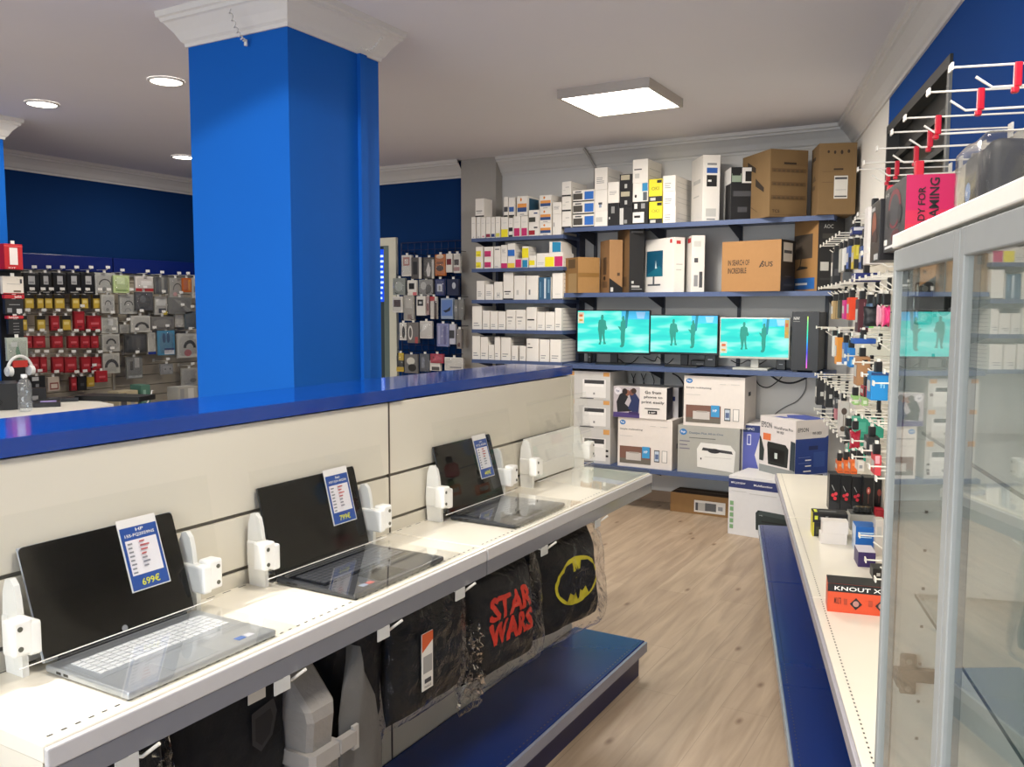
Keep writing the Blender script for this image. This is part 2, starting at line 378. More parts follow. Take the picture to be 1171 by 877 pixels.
def shelf_dots(mb, x, y0, y1, z, m, st=.025, s=.006, w=.0022):
    y = y0
    while y < y1: mb.quad((x-w, y, z), (x+w, y, z), (x+w, y+s*1.7, z), (x-w, y+s*1.7, z), m); y += st
for a, b in ((GY0, GYM-.003), (GYM+.003, GY1+.03)):
    s_ = MB(); s_.box(GX, GF, a, b, ZS-.032, ZS, M_white, bev=.003)
    shelf_dots(s_, GF-.022, a+.02, b-.01, ZS+.0006, P('3a3a36', .6)); shelf_dots(s_, GX+.012, a+.02, b-.01, ZS+.0006, P('3a3a36', .6), .05, .015, .002)
    sh = s_.build('shelf', t)
    s_ = MB(); s_.box(GF, GF+.012, a, b, ZS-.04, ZS-.004, P('c4c2c2', .3), bev=.003); s_.box(GF+.004, GF+.010, a, b, ZS-.082, ZS-.04, P('7c7c80', .15, spec=.8)); s_.build('price_rail', sh)
    for y in (a+.01, b-.03): s_ = MB(); s_.poly([(GX, y, ZS-.032), (GF-.02, y, ZS-.032), (GF-.02, y, ZS-.05), (GX, y, ZS-.13)], M_white, (0, .004, 0)); s_.build('bracket', sh)
# top ledge (two lengths) with turned-down front lip
for k, (a, b, dx) in enumerate(((-.3, 2.205, 0), (2.205, GY1-.02, -.012))):
    mb = MB(); mb.box(GX-.30, GX+dx+.012, a, b, 1.344, 1.352, M_blue_cap); mb.box(GX+dx-.002, GX+dx+.012, a, b, 1.315, 1.344, M_blue_cap); mb.box(GX-.3, GX-.286, a, b, 1.315, 1.344, M_blue_cap)
    mb.build('top_ledge', t)
    if k == 0: pass
mb = MB(); mb.box(GX-.27, GX-.042, -.3, GY1-.05, .0, 1.315, M_panel); mb.build('rear_body', t)
# base
mb = MB(); mb.box(GX, GF-.012, GY0, GY1+.03, .135, .155, M_blue_sh, bev=.003); shelf_dots(mb, GF-.03, GY0+.02, GY1, .1556, P('050a20', .6), .025, .006)
bs = mb.build('base_deck', t)
mb = MB(); mb.box(GF-.012, GF, GY0, GY1+.03, .108, .15, P('8c90a0', .2, spec=.7)); mb.build('deck_edging', t)
mb = MB(); mb.box(GX, GF-.03, GY0+.02, GY1+.01, 0, .135, P('0b1a50', .4)); mb.build('kick_panel', t)

# hooks under the shelf
def under_hook(y, label, flag=True):
    h = thing('display_hook', label, 'hook', (GX, y, ZS-.105), 0, 'white hooks under the laptop shelf')
    mb = MB(); mb.box(-.001, .006, -.02, .02, -.02, .02, M_hook); mb.tube([(0, 0, 0), (.33, 0, -.002), (.345, .004, 0), (.375, .018, .026)], .0035, M_hook, 8); mb.build('bar', h)
    if flag:
        mb = MB(); mb.box(.357, .360, -.06, -.014, -.008, .022, P('c8c8c4', .25)); mb.tube([(0, -.02, .034), (.358, -.02, .034)], .0028, M_hook, 6); mb.box(.3565, .3595, -.034, -.018, .018, .036, M_hook); mb.build('label_flag', h)
    return h
for y, l in ((.97, 'white hook nearest the camera, below the silver laptop'), (1.345, 'white hook with a clear label holder between black bags and the grey case'), (1.69, 'white hook above the grey flap, under the middle laptop'), (2.035, 'white hook just left of the cushion with red lettering'), (2.545, 'white hook in front of the cushion with the yellow oval'), (2.975, 'white empty hook at the far end of the laptop shelf')):
    under_hook(y, l)

# ---------------------------------------------------------------- laptops
def laptop(label, y0, y1, xf, xb, body, deck, screenz, keycol, price, title, silver=False, sticker=None, tx=-1.655):
    w = y1-y0; d = xf-xb
    t = thing('laptop', label, 'laptop', (xb, (y0+y1)/2, ZS), PI/2, 'laptops on the gondola shelf')
    # local: x along +Y world, -y towards aisle(+X world)
    hz = .017
    mb = MB(); mb.box(-w/2, w/2, -d, 0, .003, hz, body, bev=.004)
    for sx in (-1, 1):
        for yy in (-.03, -d+.03): mb.box(sx*w*.4-.01, sx*w*.4+.01, yy-.004, yy+.004, 0, .004, M_black)
    for k in range(2): mb.box(-w/2-.0004, -w/2+.002, -.05-k*.022, -.036-k*.022, .007, .012, M_black)
    base = mb.build('base', t)
    mb = MB(); mb.box(-w/2+.012, w/2-.012, -d*.60, -.03, hz-.001, hz+.0006, deck); kb_w = w-.05; rows = 6; cols = 17
    for r_ in range(rows):
        yy = -.042-r_*(d*.60-.055)/rows; kh = (d*.60-.055)/rows-.003; x = -kb_w/2
        c = 0
        while c < cols:
            span = 1
            if r_ == rows-1 and c == 4: span = 5
            elif r_ in (2, 3) and c == 0: span = 1
            kw = kb_w/cols*span
            mb.box(x+.0012, x+kw-.0012, yy-kh, yy, hz, hz+.0022, keycol); x += kw; c += span
    mb.build('keyboard', t)
    mb = MB(); mb.box(-.075, .035, -d+.012, -d*.60-.014, hz-.0004, hz+.0005, deck if silver else P('1e1f22', .22)); mb.build('touchpad', t)
    mb = MB(); mb.box(-w/2+.03, w/2-.03, -.004, .008, .010, .022, P('2a2a2c', .4)); mb.build('hinge', t)
    if sticker:
        mb = MB()
        for i, (c, ww) in enumerate(sticker): mb.box(sticker_x(w, silver)+i*.024, sticker_x(w, silver)+i*.024+ww, -d+.02, -d+.036, hz, hz+.0008, P(c, .4))
        mb.build('sticker', t)
    # lid: bottom edge at hinge (y=0,z=.02), top leans back
    H = screenz-(ZS+.02); lean = xb-tx
    L = math.hypot(H, lean); a = math.atan2(lean, H)
    lid = Matrix.Translation((0, .004, .018)) @ Matrix.Rotation(-a, 4, 'X')
    mb = MB(); mb.T = lid; mb.box(-w/2, w/2, 0, .006, 0, L, body if silver else M_black, bev=.0028); ld = mb.build('lid', t)
    mb = MB(); mb.T = lid
    c = .01; pts = []
    for cx_, cz_, a0 in ((w/2-c-.001, L-c-.001, 0), (-w/2+c+.001, L-c-.001, PI/2), (-w/2+.003, .004, PI), (w/2-.003, .004, 1.5*PI)):
        if cz_ > .1: pts += [(cx_+c*math.cos(a0+i*PI/8), -.0008, cz_+c*math.sin(a0+i*PI/8)) for i in range(5)]
        else: pts.append((cx_, -.0008, cz_))
    mb.poly(pts, P('08080a', .08, spec=.35, var=0), (0, .001, 0)); 
    mb.box(-w/2+.008, w/2-.008, -.0012, -.0007, .022, L-.008, P('050507', .05, spec=.3, var=0))
    mb.poly([(.0+.007*math.cos(i*PI/8), -.0013, .012+.007*math.sin(i*PI/8)) for i in range(16)], P('8a8c90', .3)) if silver else None
    mb.build('screen', ld)
    # price card taped on the screen: its own thing
    pc = thing('price_card', 'blue and white price card reading %s euros taped to the %s' % (price, label.split(',')[0]), 'price card', t.location, PI/2, 'price cards on the laptops')
    mb = MB(); mb.T = lid; B = P('1e4c9c', .4)
    cw, ch = .098, .158; cx0 = w/2-.133 if not silver else w/2-.145; z1 = L+.006
    if price == '449': cx0 = w/2-.125; cw = .09
    mb.box(cx0, cx0+cw, -.0032, -.0018, z1-ch, z1, P('eeeae6', .4)); 
    face_decals(mb, (cx0, -.0032, z1-ch), (1,0,0), (0,0,1), cw, ch, [(.03, .97, .015, .88, B), (.10, .90, .215, .70, P('ece8ec', .4)),
        ('t', .42, .81, .2, .045, title[0], WHT), ('t', .12, .735, .76, .05, title[1], WHT), ('t', .28, .06, .46, .10, price+'\u20ac', P('e6e63a', .4, emis=0))] +
        [(.13, .13+.14*random.uniform(.7, 1), .24+i*.057, .262+i*.057, P('8a8a90', .5)) for i in range(8)] + [(.42, .42+.22*random.uniform(.5, 1.2), .24+i*.057+.01, .262+i*.057+.01, P('c06060' if i > 3 else '8a8a94', .5)) for i in range(1, 8)])
    mb.build('card', pc)
    return t
def sticker_x(w, silver): return w/2-.085 if silver else -w/2+.055
laptop('silver laptop with black screen, nearest on the white shelf', .958, 1.318, -1.335, -1.583, P('b4b8bc', .3, metal=.6), P('a8adb2', .35, metal=.5), 1.137, P('c6c8ca', .4), '699', ('HP', '15S-FQ2029NS'), True, (('2c5fa8', .02), ('c8c8d0', .018)))
laptop('black glossy laptop, middle one on the white shelf', 1.58, 1.958, -1.338, -1.598, P('3a3c40', .3), P('141517', .25), 1.143, P('505256', .35), '799', ('Asus', 'X515JA-BQ26'), False, (('9aa8c0', .02), ('c85a5a', .02)))
laptop('dark grey laptop, farthest on the white shelf', 2.365, 2.728, -1.345, -1.592, P('34363a', .35), P('222427', .35), 1.143, P('54565a', .4), '449', ('Lenovo', 'V15-ADA'), False, (('b8bcc4', .014), ('b8bcc4', .014)))

# ---------------------------------------------------------------- anti-theft holders with clear guards
def holder(ya, yb, label, top, xfront=-1.285, empty=False):
    t = thing('laptop_guard', label, 'display guard', (0, 0, ZS), 0, 'clear laptop guards')
    for s, y in ((-1, ya), (1, yb)):
        mb = MB()
        # side plate: tall plate with rounded shoulder, in a plane across the shelf
        pts = [(-1.655, 0), (-1.60, 0), (-1.60, .06), (-1.612, .15), (-1.618, .175), (-1.63, .187), (-1.645, .185), (-1.655, .16), (-1.662, .08)]
        mb.poly([(x, y-.006*0-s*.0, z) for x, z in pts], M_plast, (0, -s*.012, 0))
        mb.build('side_plate', t)
        mb = MB(); yy = y+s*.0
        mb.box(-1.603, -1.565, min(y-s*.004, y+s*.036), max(y-s*.004, y+s*.036), .055, .125, M_plast, bev=.006)
        mb.box(-1.66, -1.565, min(y+s*.004, y-s*.02), max(y+s*.004, y-s*.02), .05, .115, M_plast, bev=.005)
        for zz in (.07, .108): mb.lathe([(0, .001), (.006, .001), (.006, 0)], P('6a6a64', .3, metal=.6), 10, (0,0,0)) if False else mb.tube([(-1.566, y+s*.022, zz), (-1.5635, y+s*.022, zz)], .005, P('6a6a60', .35, metal=.5), 10)
        mb.build('clamp', t)
    mb = MB(); mb.box(-1.648, -1.640, ya+.01, yb-.01, .01, .075, M_plast, bev=.003)
    if empty: mb.box(-1.652, -1.646, ya+.01, yb-.01, .02, .19, M_plast, bev=.003)
    mb.build('back_bar', t)
    # clear sheet over the screen
    mb = MB(); Ht = top-ZS
    def slab(p, n): mb.poly(p, ACRYL, n)
    slab([(-1.562, ya-.035, .035), (-1.562, yb+.035, .035), (-1.61, yb+.035, Ht), (-1.61, ya-.035, Ht)], (-.003, 0, 0)); mb.build('upper_sheet', t)
    mb = MB(); e = P('e8ece8', .2)
    slab([(-1.562, ya+.02, .030), (xfront, ya+.0, .022), (xfront, yb+.0, .022), (-1.562, yb-.02, .030)], (0, 0, .003)); mb.build('lower_sheet', t)
    mb = MB(); mb.tube([(-1.560, ya-.03, .036), (-1.560, yb-.0, .036)], .0013, P('f4f2ea', .2), 6)
    mb.build('fold_rod', t)
holder(.925, 1.345, 'clear guard with white clamps over the silver laptop', 1.215)
holder(1.545, 1.985, 'clear guard with white clamps over the middle black laptop', 1.20)
holder(2.325, 2.745, 'clear guard with white clamps over the farthest laptop', 1.235)
holder(2.96, 3.43, 'empty clear guard with white clamps at the end of the shelf', 1.24, empty=True)

# ---------------------------------------------------------------- goods hanging under the shelf
def puff_y(u, v, d, sharp=4): return d/2*max(0, (1-abs(u)**sharp))**.5*max(0, (1-abs(v)**sharp))**.5
def puff(mb, w, h, d, m, n=26, seed=0, amp=.006, freq=9, pinch=.06, cx=0, cz=0, cy=0, skew=0, taper=0, fold=0):
    """soft body; x width, z height, y depth; centre cx,cy,cz"""
    V = []; F = []
    for side in (-1, 1):
        for j in range(n+1):
            for i in range(n+1):
                u = -1+2*i/n; v = -1+2*j/n
                px = w/2*u*(1-pinch*(1-abs(v))*(abs(u)**2))*(1-taper*v); pz = h/2*v*(1-pinch*(1-abs(u))*(abs(v)**2))
                q = Vector((u*freq*.3, v*freq*.3, seed+side))
                k = noise.noise(q)*amp*2+noise.noise(q*2.7)*amp
                if fold: k += fold*math.sin((u*3+v*9+math.sin(v*5+seed)*1.2))*(1-abs(u))
                yy = side*(puff_y(u, v, d)) + k*(1-abs(u)**6)*(1-abs(v)**6)
                V.append((cx+px+skew*v, cy+yy, cz+pz))
    N = (n+1)*(n+1)
    for s_ in range(2):
        for j in range(n):
            for i in range(n):
                a = s_*N+j*(n+1)+i; q = (a, a+1, a+n+2, a+n+1); F.append(q if s_ == 0 else tuple(reversed(q)))
    for i in range(n):
        F += [(i, N+i, N+i+1, i+1), (n*(n+1)+i, n*(n+1)+i+1, N+n*(n+1)+i+1, N+n*(n+1)+i), ]
        F += [(i*(n+1), (i+1)*(n+1), N+(i+1)*(n+1), N+i*(n+1)), (i*(n+1)+n, N+i*(n+1)+n, N+(i+1)*(n+1)+n, (i+1)*(n+1)+n)]
    mb.add(V, F, m, True)
def on_puff(mb_src, w, h, d, off, mat, cx=0, cz=0, seed=0, amp=.006, freq=9, skew=0):
    """drape flat art (x,z) on the front (-y) face of a puff"""
    bm = bmesh.new(); vs = [bm.verts.new((p[0], 0, p[1])) for p in mb_src[0]]
    for f in mb_src[1]:
        try: bm.faces.new([vs[i] for i in f])
        except ValueError: pass
    bmesh.ops.triangulate(bm, faces=bm.faces[:])
    for _ in range(3):
        es = [e for e in bm.edges if e.calc_length() > .018]
        if es: bmesh.ops.subdivide_edges(bm, edges=es, cuts=1); bmesh.ops.triangulate(bm, faces=bm.faces[:])
    for v in bm.verts:
        u = (v.co.x-cx)/(w/2); q = (v.co.z-cz)/(h/2); u -= skew*q/(w/2); u = max(-.98, min(.98, u)); q = max(-.98, min(.98, q)); qv = Vector((u*freq*.3, q*freq*.3, seed-1)); kk = noise.noise(qv)*amp*2+noise.noise(qv*2.7)*amp
        v.co.y = -puff_y(u, q, d)+kk*(1-abs(u)**6)*(1-abs(q)**6)-off
    bm.verts.index_update(); V = [tuple(v.co) for v in bm.verts]; F = [tuple(v.index for v in f.verts) for f in bm.faces]; bm.free()
    mb = MB(); mb.add(V, F, mat); return mb
M_cloth = P('121214', .95, var=.15, bump=.3, scale=60); M_cloth2 = P('1a1a1c', .95, var=.15, bump=.3, scale=60)
# cushion with yellow bat oval, in film bag
HZ = .80
def hang(name, label, cat, y, z, rz=0, x=-1.42, group=None, tilt=0):
    o = thing(name, label, cat, (x, y, z), PI/2+rz, group); o.rotation_euler.y = tilt; return o
def suspend(t, z0, z1, y):   # small loop of film up to the hook
    mb = MB(); mb.tube([(0, y, z0), (0, y*.5, (z0+z1)/2), (0, 0, z1)], [.02, .012, .006], FILM, 8); mb.build('bag_neck', t)
c = hang('cushion', 'black cushion in clear film printed with a yellow oval bat emblem', 'cushion', 2.83, .59, -.16)
mb = MB(); puff(mb, .42, .36, .15, M_cloth, seed=1, skew=-.03); mb.build('pillow', c)
mb = MB(); puff(mb, .47, .43, .20, FILM, seed=5, amp=.005, freq=12, skew=-.03, cz=.0, fold=.0015, cy=-.012); mb.build('film_bag', c)
suspend(c, .19, .215, 0)
def ell(cx, cz, rx, rz, n=40): return [(cx+rx*math.cos(2*PI*i/n), cz+rz*math.sin(2*PI*i/n)) for i in range(n)]
cxx, czz, rx, rzz = .008, .02, .13, .088
o_ = on_puff((ell(cxx, czz, rx, rzz), [tuple(range(40))]), .42, .36, .15, .005, P('c8bc2c', .8), seed=1, skew=-.03); o_.build('printed_emblem', c)
bat = [(0, .040), (.008, .055), (.012, .040), (.028, .040), (.022, .074), (.06, .068), (.10, .035), (.108, .0), (.10, -.035), (.066, -.066), (.052, -.035), (.030, -.05), (.018, -.04), (0, -.075)]
bat = bat + [(-x, z) for x, z in reversed(bat[1:-1])]
o_ = on_puff(([(cxx+x*1.08, czz+z*.95) for x, z in bat], [tuple(range(len(bat)))]), .42, .36, .15, .007, M_cloth, seed=1, skew=-.03); o_.build('printed_emblem', c)
# cushion with red lettering
c = hang('cushion', 'black cushion in clear film printed with large red lettering', 'cushion', 2.37, .60, -.10, x=-1.43)
mb = MB(); puff(mb, .37, .36, .15, M_cloth2, seed=2, skew=-.02); mb.build('pillow', c)
mb = MB(); puff(mb, .43, .41, .20, FILM, seed=8, amp=.005, freq=12, skew=-.02, fold=.0015, cy=-.012); mb.build('film_bag', c); suspend(c, .18, .20, 0)
Mr = P('c0301c', .8)
for s_, z in (('STAR', -.005), ('WARS', -.085)):
    V, F, x0, x1, y0, y1 = text_mesh(s_); sx = .225/(x1-x0); sy = .072/(y1-y0)
    if True:
        on_puff(([((a-x0)*sx-.112+dx, (b-y0)*sy+z+.03+dz) for dx, dz in ((0, 0), (.0045, 0), (.0022, .003), (-.0022, -.002)) for a, b, _ in V], [tuple(i+q*len(V) for i in f) for q in range(4) for f in F]), .37, .36, .15, .006, Mr, seed=2, skew=-.02).build('printed_lettering', c)
mb = MB(); puff(mb, .10, .30, .05, FILM, n=20, seed=31, amp=.02, freq=30, cx=-.19, cz=-.09, cy=-.05, fold=.01); mb.build('film_bag', c)
# black bags in film
c = hang('laptop_bag', 'black padded bag in clear film with an orange and white swing tag', 'bag', 1.955, .64, -.02, x=-1.41)
mb = MB(); puff(mb, .34, .33, .10, M_cloth, seed=3, pinch=.02); mb.build('body', c)
mb = MB(); puff(mb, .38, .36, .115, FILM, seed=12, amp=.005, freq=12, pinch=.02, fold=.002); mb.build('film_bag', c); suspend(c, .16, .165, 0)
mb = MB(); mb.box(-.09, -.04, -.064, -.062, -.08, .08, P('dcd8d0', .5)); face_decals(mb, (-.09, -.064, -.08), (1,0,0), (0,0,1), .05, .16, [('p', [(0, .68), (1, .84), (1, 1), (0, 1)], P('c8582c', .5)), (.1, .9, .3, .6, P('9a9894', .5)), (.2, .8, .12, .2, DGR), ('t', .2, .04, .6, .04, 'NGS', DGR)]); mb.build('swing_tag', c)
c = hang('laptop_bag', 'plain black bag in clear film between the tagged bag and the grey flap', 'bag', 1.70, .64, -.1, x=-1.47)
mb = MB(); puff(mb, .22, .36, .09, M_cloth2, seed=4, pinch=.02, taper=-.12); mb.build('body', c)
mb = MB(); puff(mb, .25, .42, .10, FILM, seed=14, amp=.005, freq=12, pinch=.02, cz=-.02, fold=.002); mb.build('film_bag', c); suspend(c, .18, .165, 0)
# grey fabric cover, folded block with strap + hanging flap
Mg = P('8f8a84', .85, var=.06, bump=.25, scale=50); Mg2 = P('5f5d5a', .85, var=.06, bump=.2, scale=50)
c = thing('padded_case', 'folded light grey fabric case with a strap hanging under the shelf', 'case', (-1.44, 1.475, .79), 0)
def prism_path(mb, secs, m):
    V = []; F = []; K = len(secs[0])
    for s_ in secs: V += s_
    for i in range(len(secs)-1):
        for k in range(K): F.append((i*K+k, i*K+(k+1) % K, (i+1)*K+(k+1) % K, (i+1)*K+k))
    F += [tuple(reversed(range(K))), tuple(range((len(secs)-1)*K, len(secs)*K))]
    mb.add(V, F, m)
def sec(x0, x1, y0, y1, z, b=.012): return [(x0+b, y0, z), (x1-b, y0, z), (x1, y0+b, z), (x1, y1-b, z), (x1-b, y1, z), (x0+b, y1, z), (x0, y1-b, z), (x0, y0+b, z)]
mb = MB(); prism_path(mb, [sec(-.16, -.02, -.03, .07, 0), sec(-.16, .0, -.04, .06, -.03), sec(-.12, .10, -.06, .035, -.105), sec(-.10, .105, -.058, .03, -.13), sec(-.10, .09, -.05, .035, -.22), sec(-.10, .095, -.045, .04, -.40), sec(-.10, .09, -.04, .04, -.55), sec(-.08, .07, -.03, .03, -.60)], Mg)
mb.build('folded_body', c)
mb = MB(); prism_path(mb, [sec(-.105, .112, -.062, .040, -.205), sec(-.105, .114, -.064, .042, -.24)], P('9a958f', .8)); mb.box(.10, .118, .03, .085, -.235, -.20, P('9a958f', .8)); mb.box(.104, .112, .08, .10, -.25, -.19, P('a8a49e', .6)); mb.build('strap', c)
mb = MB(); mb.box(-.15, -.14, .0, .03, -.02, .02, P('9a958f', .8)); mb.build('hang_loop', c)
c = thing('fabric_sleeve', 'dark grey pointed fabric sleeve hanging beside the folded grey case', 'sleeve', (-1.36, 1.60, .79), PI/2+.12)
mb = MB(); V = []; F = []; n = 24
out = [(0, 0, .01), (-.02, .02, .05), (-.05, .05, .10), (-.066, .085, .17), (-.07, .115, .26), (-.066, .125, .32), (-.06, .115, .42), (-.05, .09, .52)]
for (a, b, z) in out:
    for i in range(n+1):
        u = i/n; x = a+(b-a)*u; V.append((x, -.02*math.sin(PI*u)-.004*math.sin(u*9+z*30), -z))
    for i in range(n+1):
        u = 1-i/n; x = a+(b-a)*u; V.append((x, .02*math.sin(PI*u)+.004, -z))
K = 2*(n+1)
for j in range(len(out)-1):
    for i in range(K): F.append((j*K+i, j*K+(i+1) % K, (j+1)*K+(i+1) % K, (j+1)*K+i))
mb.add(V, F, Mg2, True); mb.build('body', c)
mb = MB(); mb.tube([(0, 0, 0), (0, .02, .012), (0, .035, .0)], .004, Mg2); mb.build('hang_loop', c)
c = thing('strap_bundle', 'dark grey crumpled strap end resting on the blue base', 'strap', (-1.44, 1.92, .158), .3)
mb = MB(); puff(mb, .17, .10, .06, P('3c3c3c', .9, bump=.3), n=16, seed=20, amp=.015, freq=12, cz=.05); mb.build('body', c)
c = hang('laptop_bag', 'wide black bag with a stitched badge hanging below the silver laptop', 'bag', 1.27, .61, .0, x=-1.45)
mb = MB(); puff(mb, .34, .40, .09, M_cloth, seed=6, pinch=.01); mb.build('body', c)
mb = MB(); bd = [(-.03, .05), (.035, .062), (.045, .03), (.03, -.02), (-.005, -.045), (-.03, -.02)]
mb.poly([(x+.06, -.054, z+.06) for x, z in bd], P('2c2a2c', .8)); mb.poly([(x*.7+.06, -.055, z*.7+.06) for x, z in bd], P('171618', .8)); mb.build('stitched_badge', c)
mb = MB(); mb.box(.02, .07, -.056, -.054, .135, .175, P('d4d0c8', .4)); mb.build('paper_tag', c)
c = hang('film_wrapped_bag', 'black bag bunched in shiny crinkled film, nearest under the shelf', 'bag', .98, .60, .05, x=-1.43)
mb = MB(); puff(mb, .22, .38, .10, M_cloth2, seed=7, pinch=.02); mb.build('body', c)
mb = MB(); puff(mb, .26, .42, .13, FILM, seed=44, amp=.02, freq=34, pinch=.02, fold=.008); mb.build('film_bag', c)
# ================================================================ BACK WALL SHELVES AND GOODS
YS = 6.42; YG = 6.45          # shelf front plane, goods front plane
XSL, XSR, XME = -4.085, -3.19, -1.10
ZL = [2.21, 1.95, 1.682, 1.426, 1.164]          # left bay
ZM = [2.262, 1.735, 1.154, .345]                # main bay
t = thing('shelving_unit', 'narrow bay of five blue shelves for toner and ink, back wall', 'shelving', (0, 0, 0))
yb_l = 6.735
def shelf(mb, x0, x1, y0, y1, z, th=.03):
    mb.box(x0, x1, y0, y1, z-.012, z, M_shelfb); mb.box(x0, x1, y0, y0+.012, z-th, z-.012, M_shelfb); mb.box(x0, x0+.01, y0+.012, y1, z-th, z-.012, M_shelfb); mb.box(x1-.01, x1, y0+.012, y1, z-th, z-.012, M_shelfb)
for z in ZL:
    mb = MB(); shelf(mb, XSL, XSR-.01, YS, yb_l, z); s_ = mb.build('shelf', t)
    for x in (XSL+.02, XSR-.04): mb = MB(); mb.poly([(x, yb_l, z-.012), (x, YS+.05, z-.012), (x, YS+.05, z-.03), (x, yb_l, z-.09)], P('26304e', .5), (.003, 0, 0)); mb.build('bracket', s_)
mb = MB()
mb.box(XP1+.002, XP1+.03, 6.73, 6.85, .1, 2.3, P('30384e', .5)); mb.build('upright', t); mb = MB(); mb.box(XSR-.04, XSR-.012, yb_l, YB, .1, 2.3, P('30384e', .5)); mb.build('upright', t)
t = thing('shelving_unit', 'wide bay of blue wall shelves carrying the monitors and printer cartons', 'shelving', (0, 0, 0))
for k, z in enumerate(ZM):
    x1 = XME if k < 2 else (-1.12 if k == 2 else -1.35)
    mb = MB(); shelf(mb, XSR, x1, YS, YB, z, .035); s_ = mb.build('shelf', t)
    for x in (-3.1, -2.485, -1.86, x1-.05): mb = MB(); mb.poly([(x, YB, z-.012), (x, YS+.06, z-.012), (x, YS+.06, z-.035), (x, YB, z-.13)], P('1c2234', .5), (.003, 0, 0)); mb.build('bracket', s_)
Mr_ = P('3a3e48', .5)
for x in (-3.1, -2.485, -1.86, -1.2):
    mb = MB(); mb.box(x-.013, x+.013, YB-.02, YB-.001, .25, 2.25, Mr_); mb.build('upright', t)

def on_shelf(px0, px1, ptop, zb, Y=YG, pmid=None):
    """metric frame of a carton whose front stands in plane Y on a support of height zb"""
    yb_ = pmid if pmid else ptop+15
    a = aty(px0, yb_, Y); b = aty(px1, yb_, Y); c = aty((px0+px1)/2, ptop, Y)
    return (a.x+b.x)/2, abs(b.x-a.x), c.z-zb
def carton(name, label, cat, x, Y, z, w, d, h, m, front=(), right=(), top=(), left=(), rz=0, group=None, mats=None):
    mb = carton_mb(w-.002, d, h-.001, m, front, right, top, left, mats)
    o = mb.build(name, None, (x, Y, z), rz); return tag(o, label, cat, group)
Z2 = P('e9e4dc', .45, var=.03, scale=10)
# ------- left bay, shelf 1 (ink and toner cartons)
def txtbar(n=3, v0=.1, v1=.3, m=None): return lines(.15, .8, v0, v1, n, m or GRY, .35)
sh1 = [(539,544,248,'thin white ink box with a tiny grey mark',[('t',.35,.05,.3,.04,'HP',DGR)]),
 (545,549.5,248,'thin white ink box with a pale blue mark',[(.3,.7,.05,.1,LGR)]),
 (550,555,248,'thin white ink box with a small pink mark',[(.3,.8,.06,.12,P('d890a0'))]),
 (555.5,561,248,'thin white ink box with a dark magenta foot',[(.05,.95,.05,.2,P('8a2040'))]),
 (561.5,566,248,'thin white ink box with a blue foot',[(.05,.95,.05,.2,NAVY)]),
 (566.5,572,247.5,'thin white ink box with a pale yellow foot',[(.1,.9,.05,.22,P('d8d060'))]),
 (573,581,248,'white ink box with a wide yellow foot',[(.02,.98,.02,.4,YEL)]),
 (581.5,586.5,249,'white ink box with a small black picture',[(.05,.95,.3,.5,BLK),(.05,.95,.02,.12,BLK)]),
 (587,595,247,'tall white ink box with magenta square, left of its pair',[(.1,.9,.04,.42,MAG)]),
 (595.5,603.5,247,'tall white ink box with magenta square, right of its pair',[(.1,.9,.04,.42,MAG)])]
for a, b, tp, l, dec in sh1:
    x, w, h = on_shelf(a, b, tp, ZL[0]); carton('ink_box', l+' on the top ink shelf', 'ink box', x, YG, ZL[0], w, .14, h, Z2, dec+[(.2,.8,.7,.72,LGR)], group='ink boxes on the top shelf')
def stack(px0, px1, tops, zb, items, name='toner_box', cat='toner box', d=.3, Y=YG, group=None, rz=0, mid=None):
    z = zb
    for tp, (l, m, fr, ri) in zip(tops, items):
        x, w, h = on_shelf(px0, px1, tp, z, Y, mid)
        carton(name, l, cat, x, Y, z, w, d, h, m, fr, ri, rz=rz, group=group); z += h
    return z
HPO = lambda: [(.06,.94,.42,.62,P('e0964a')),(.06,.94,.2,.42,P('2c4a80')),('e',.4,.82,.08,.09,P('d8842c')),(.3,.7,.06,.1,GRY)]
side_l = [(.1,.9,.3,.33,LGR),(.1,.9,.6,.63,LGR)]
stack(604.5,616.5,(255,240),ZL[0],[('white toner box with dark red label, bottom of a pair, top ink shelf',Z2,[(.02,.6,.1,.45,P('a01828')),(.5,.85,.6,.72,DGR)],side_l),('white toner box with black cartridge picture above the dark red one',Z2,[(.02,.65,.08,.45,P('3c3c34')),(.5,.85,.7,.8,NAVY)],side_l)])
stack(617,630.5,(254.7,239,223),ZL[0],[('white toner box with orange and blue bands, lowest of its stack of three',Z2,HPO(),side_l),('white toner box with orange and blue bands, middle of its stack of three',Z2,HPO(),side_l),('white toner box with orange and blue bands, topmost of its stack of three',Z2,HPO(),side_l)],group='toner boxes with orange and blue bands')
z = stack(632,642,(244.5,231),ZL[0],[('upright plain white toner box at the right end of the top ink shelf',Z2,[(.1,.2,.4,.6,GRY)],side_l),('small plain white toner box lying across the top at the shelf end',Z2,txtbar(3,.4,.7),side_l)])
z = ZL[0]+on_shelf(587,600,247,ZL[0])[2]
x, w, h = on_shelf(591,603,224,z); carton('toner_box','tall white toner box with orange and blue bands above the magenta pair','toner box',x,YG,z,w,.22,h,Z2,HPO(),[(.15,.9,.05,.9,P('22506c'))])
z = ZL[0]+on_shelf(573,581,248,ZL[0])[2]
x, w, h = on_shelf(576,581,225,z); carton('toner_box','slim white box with a black mark standing on the ink boxes','toner box',x,YG,z,w,.13,h,Z2,[(.05,.95,.25,.5,DGR),(.05,.95,0,.08,BLK)])
x, w, h = on_shelf(581.5,588.5,225.5,z); carton('toner_box','slim white box with a blue mark standing on the ink boxes','toner box',x,YG,z,w,.13,h,Z2,[(.1,.9,.25,.5,P('3460a8')),(.05,.95,0,.08,BLK)])
z = ZL[0]+on_shelf(545,550,248,ZL[0])[2]
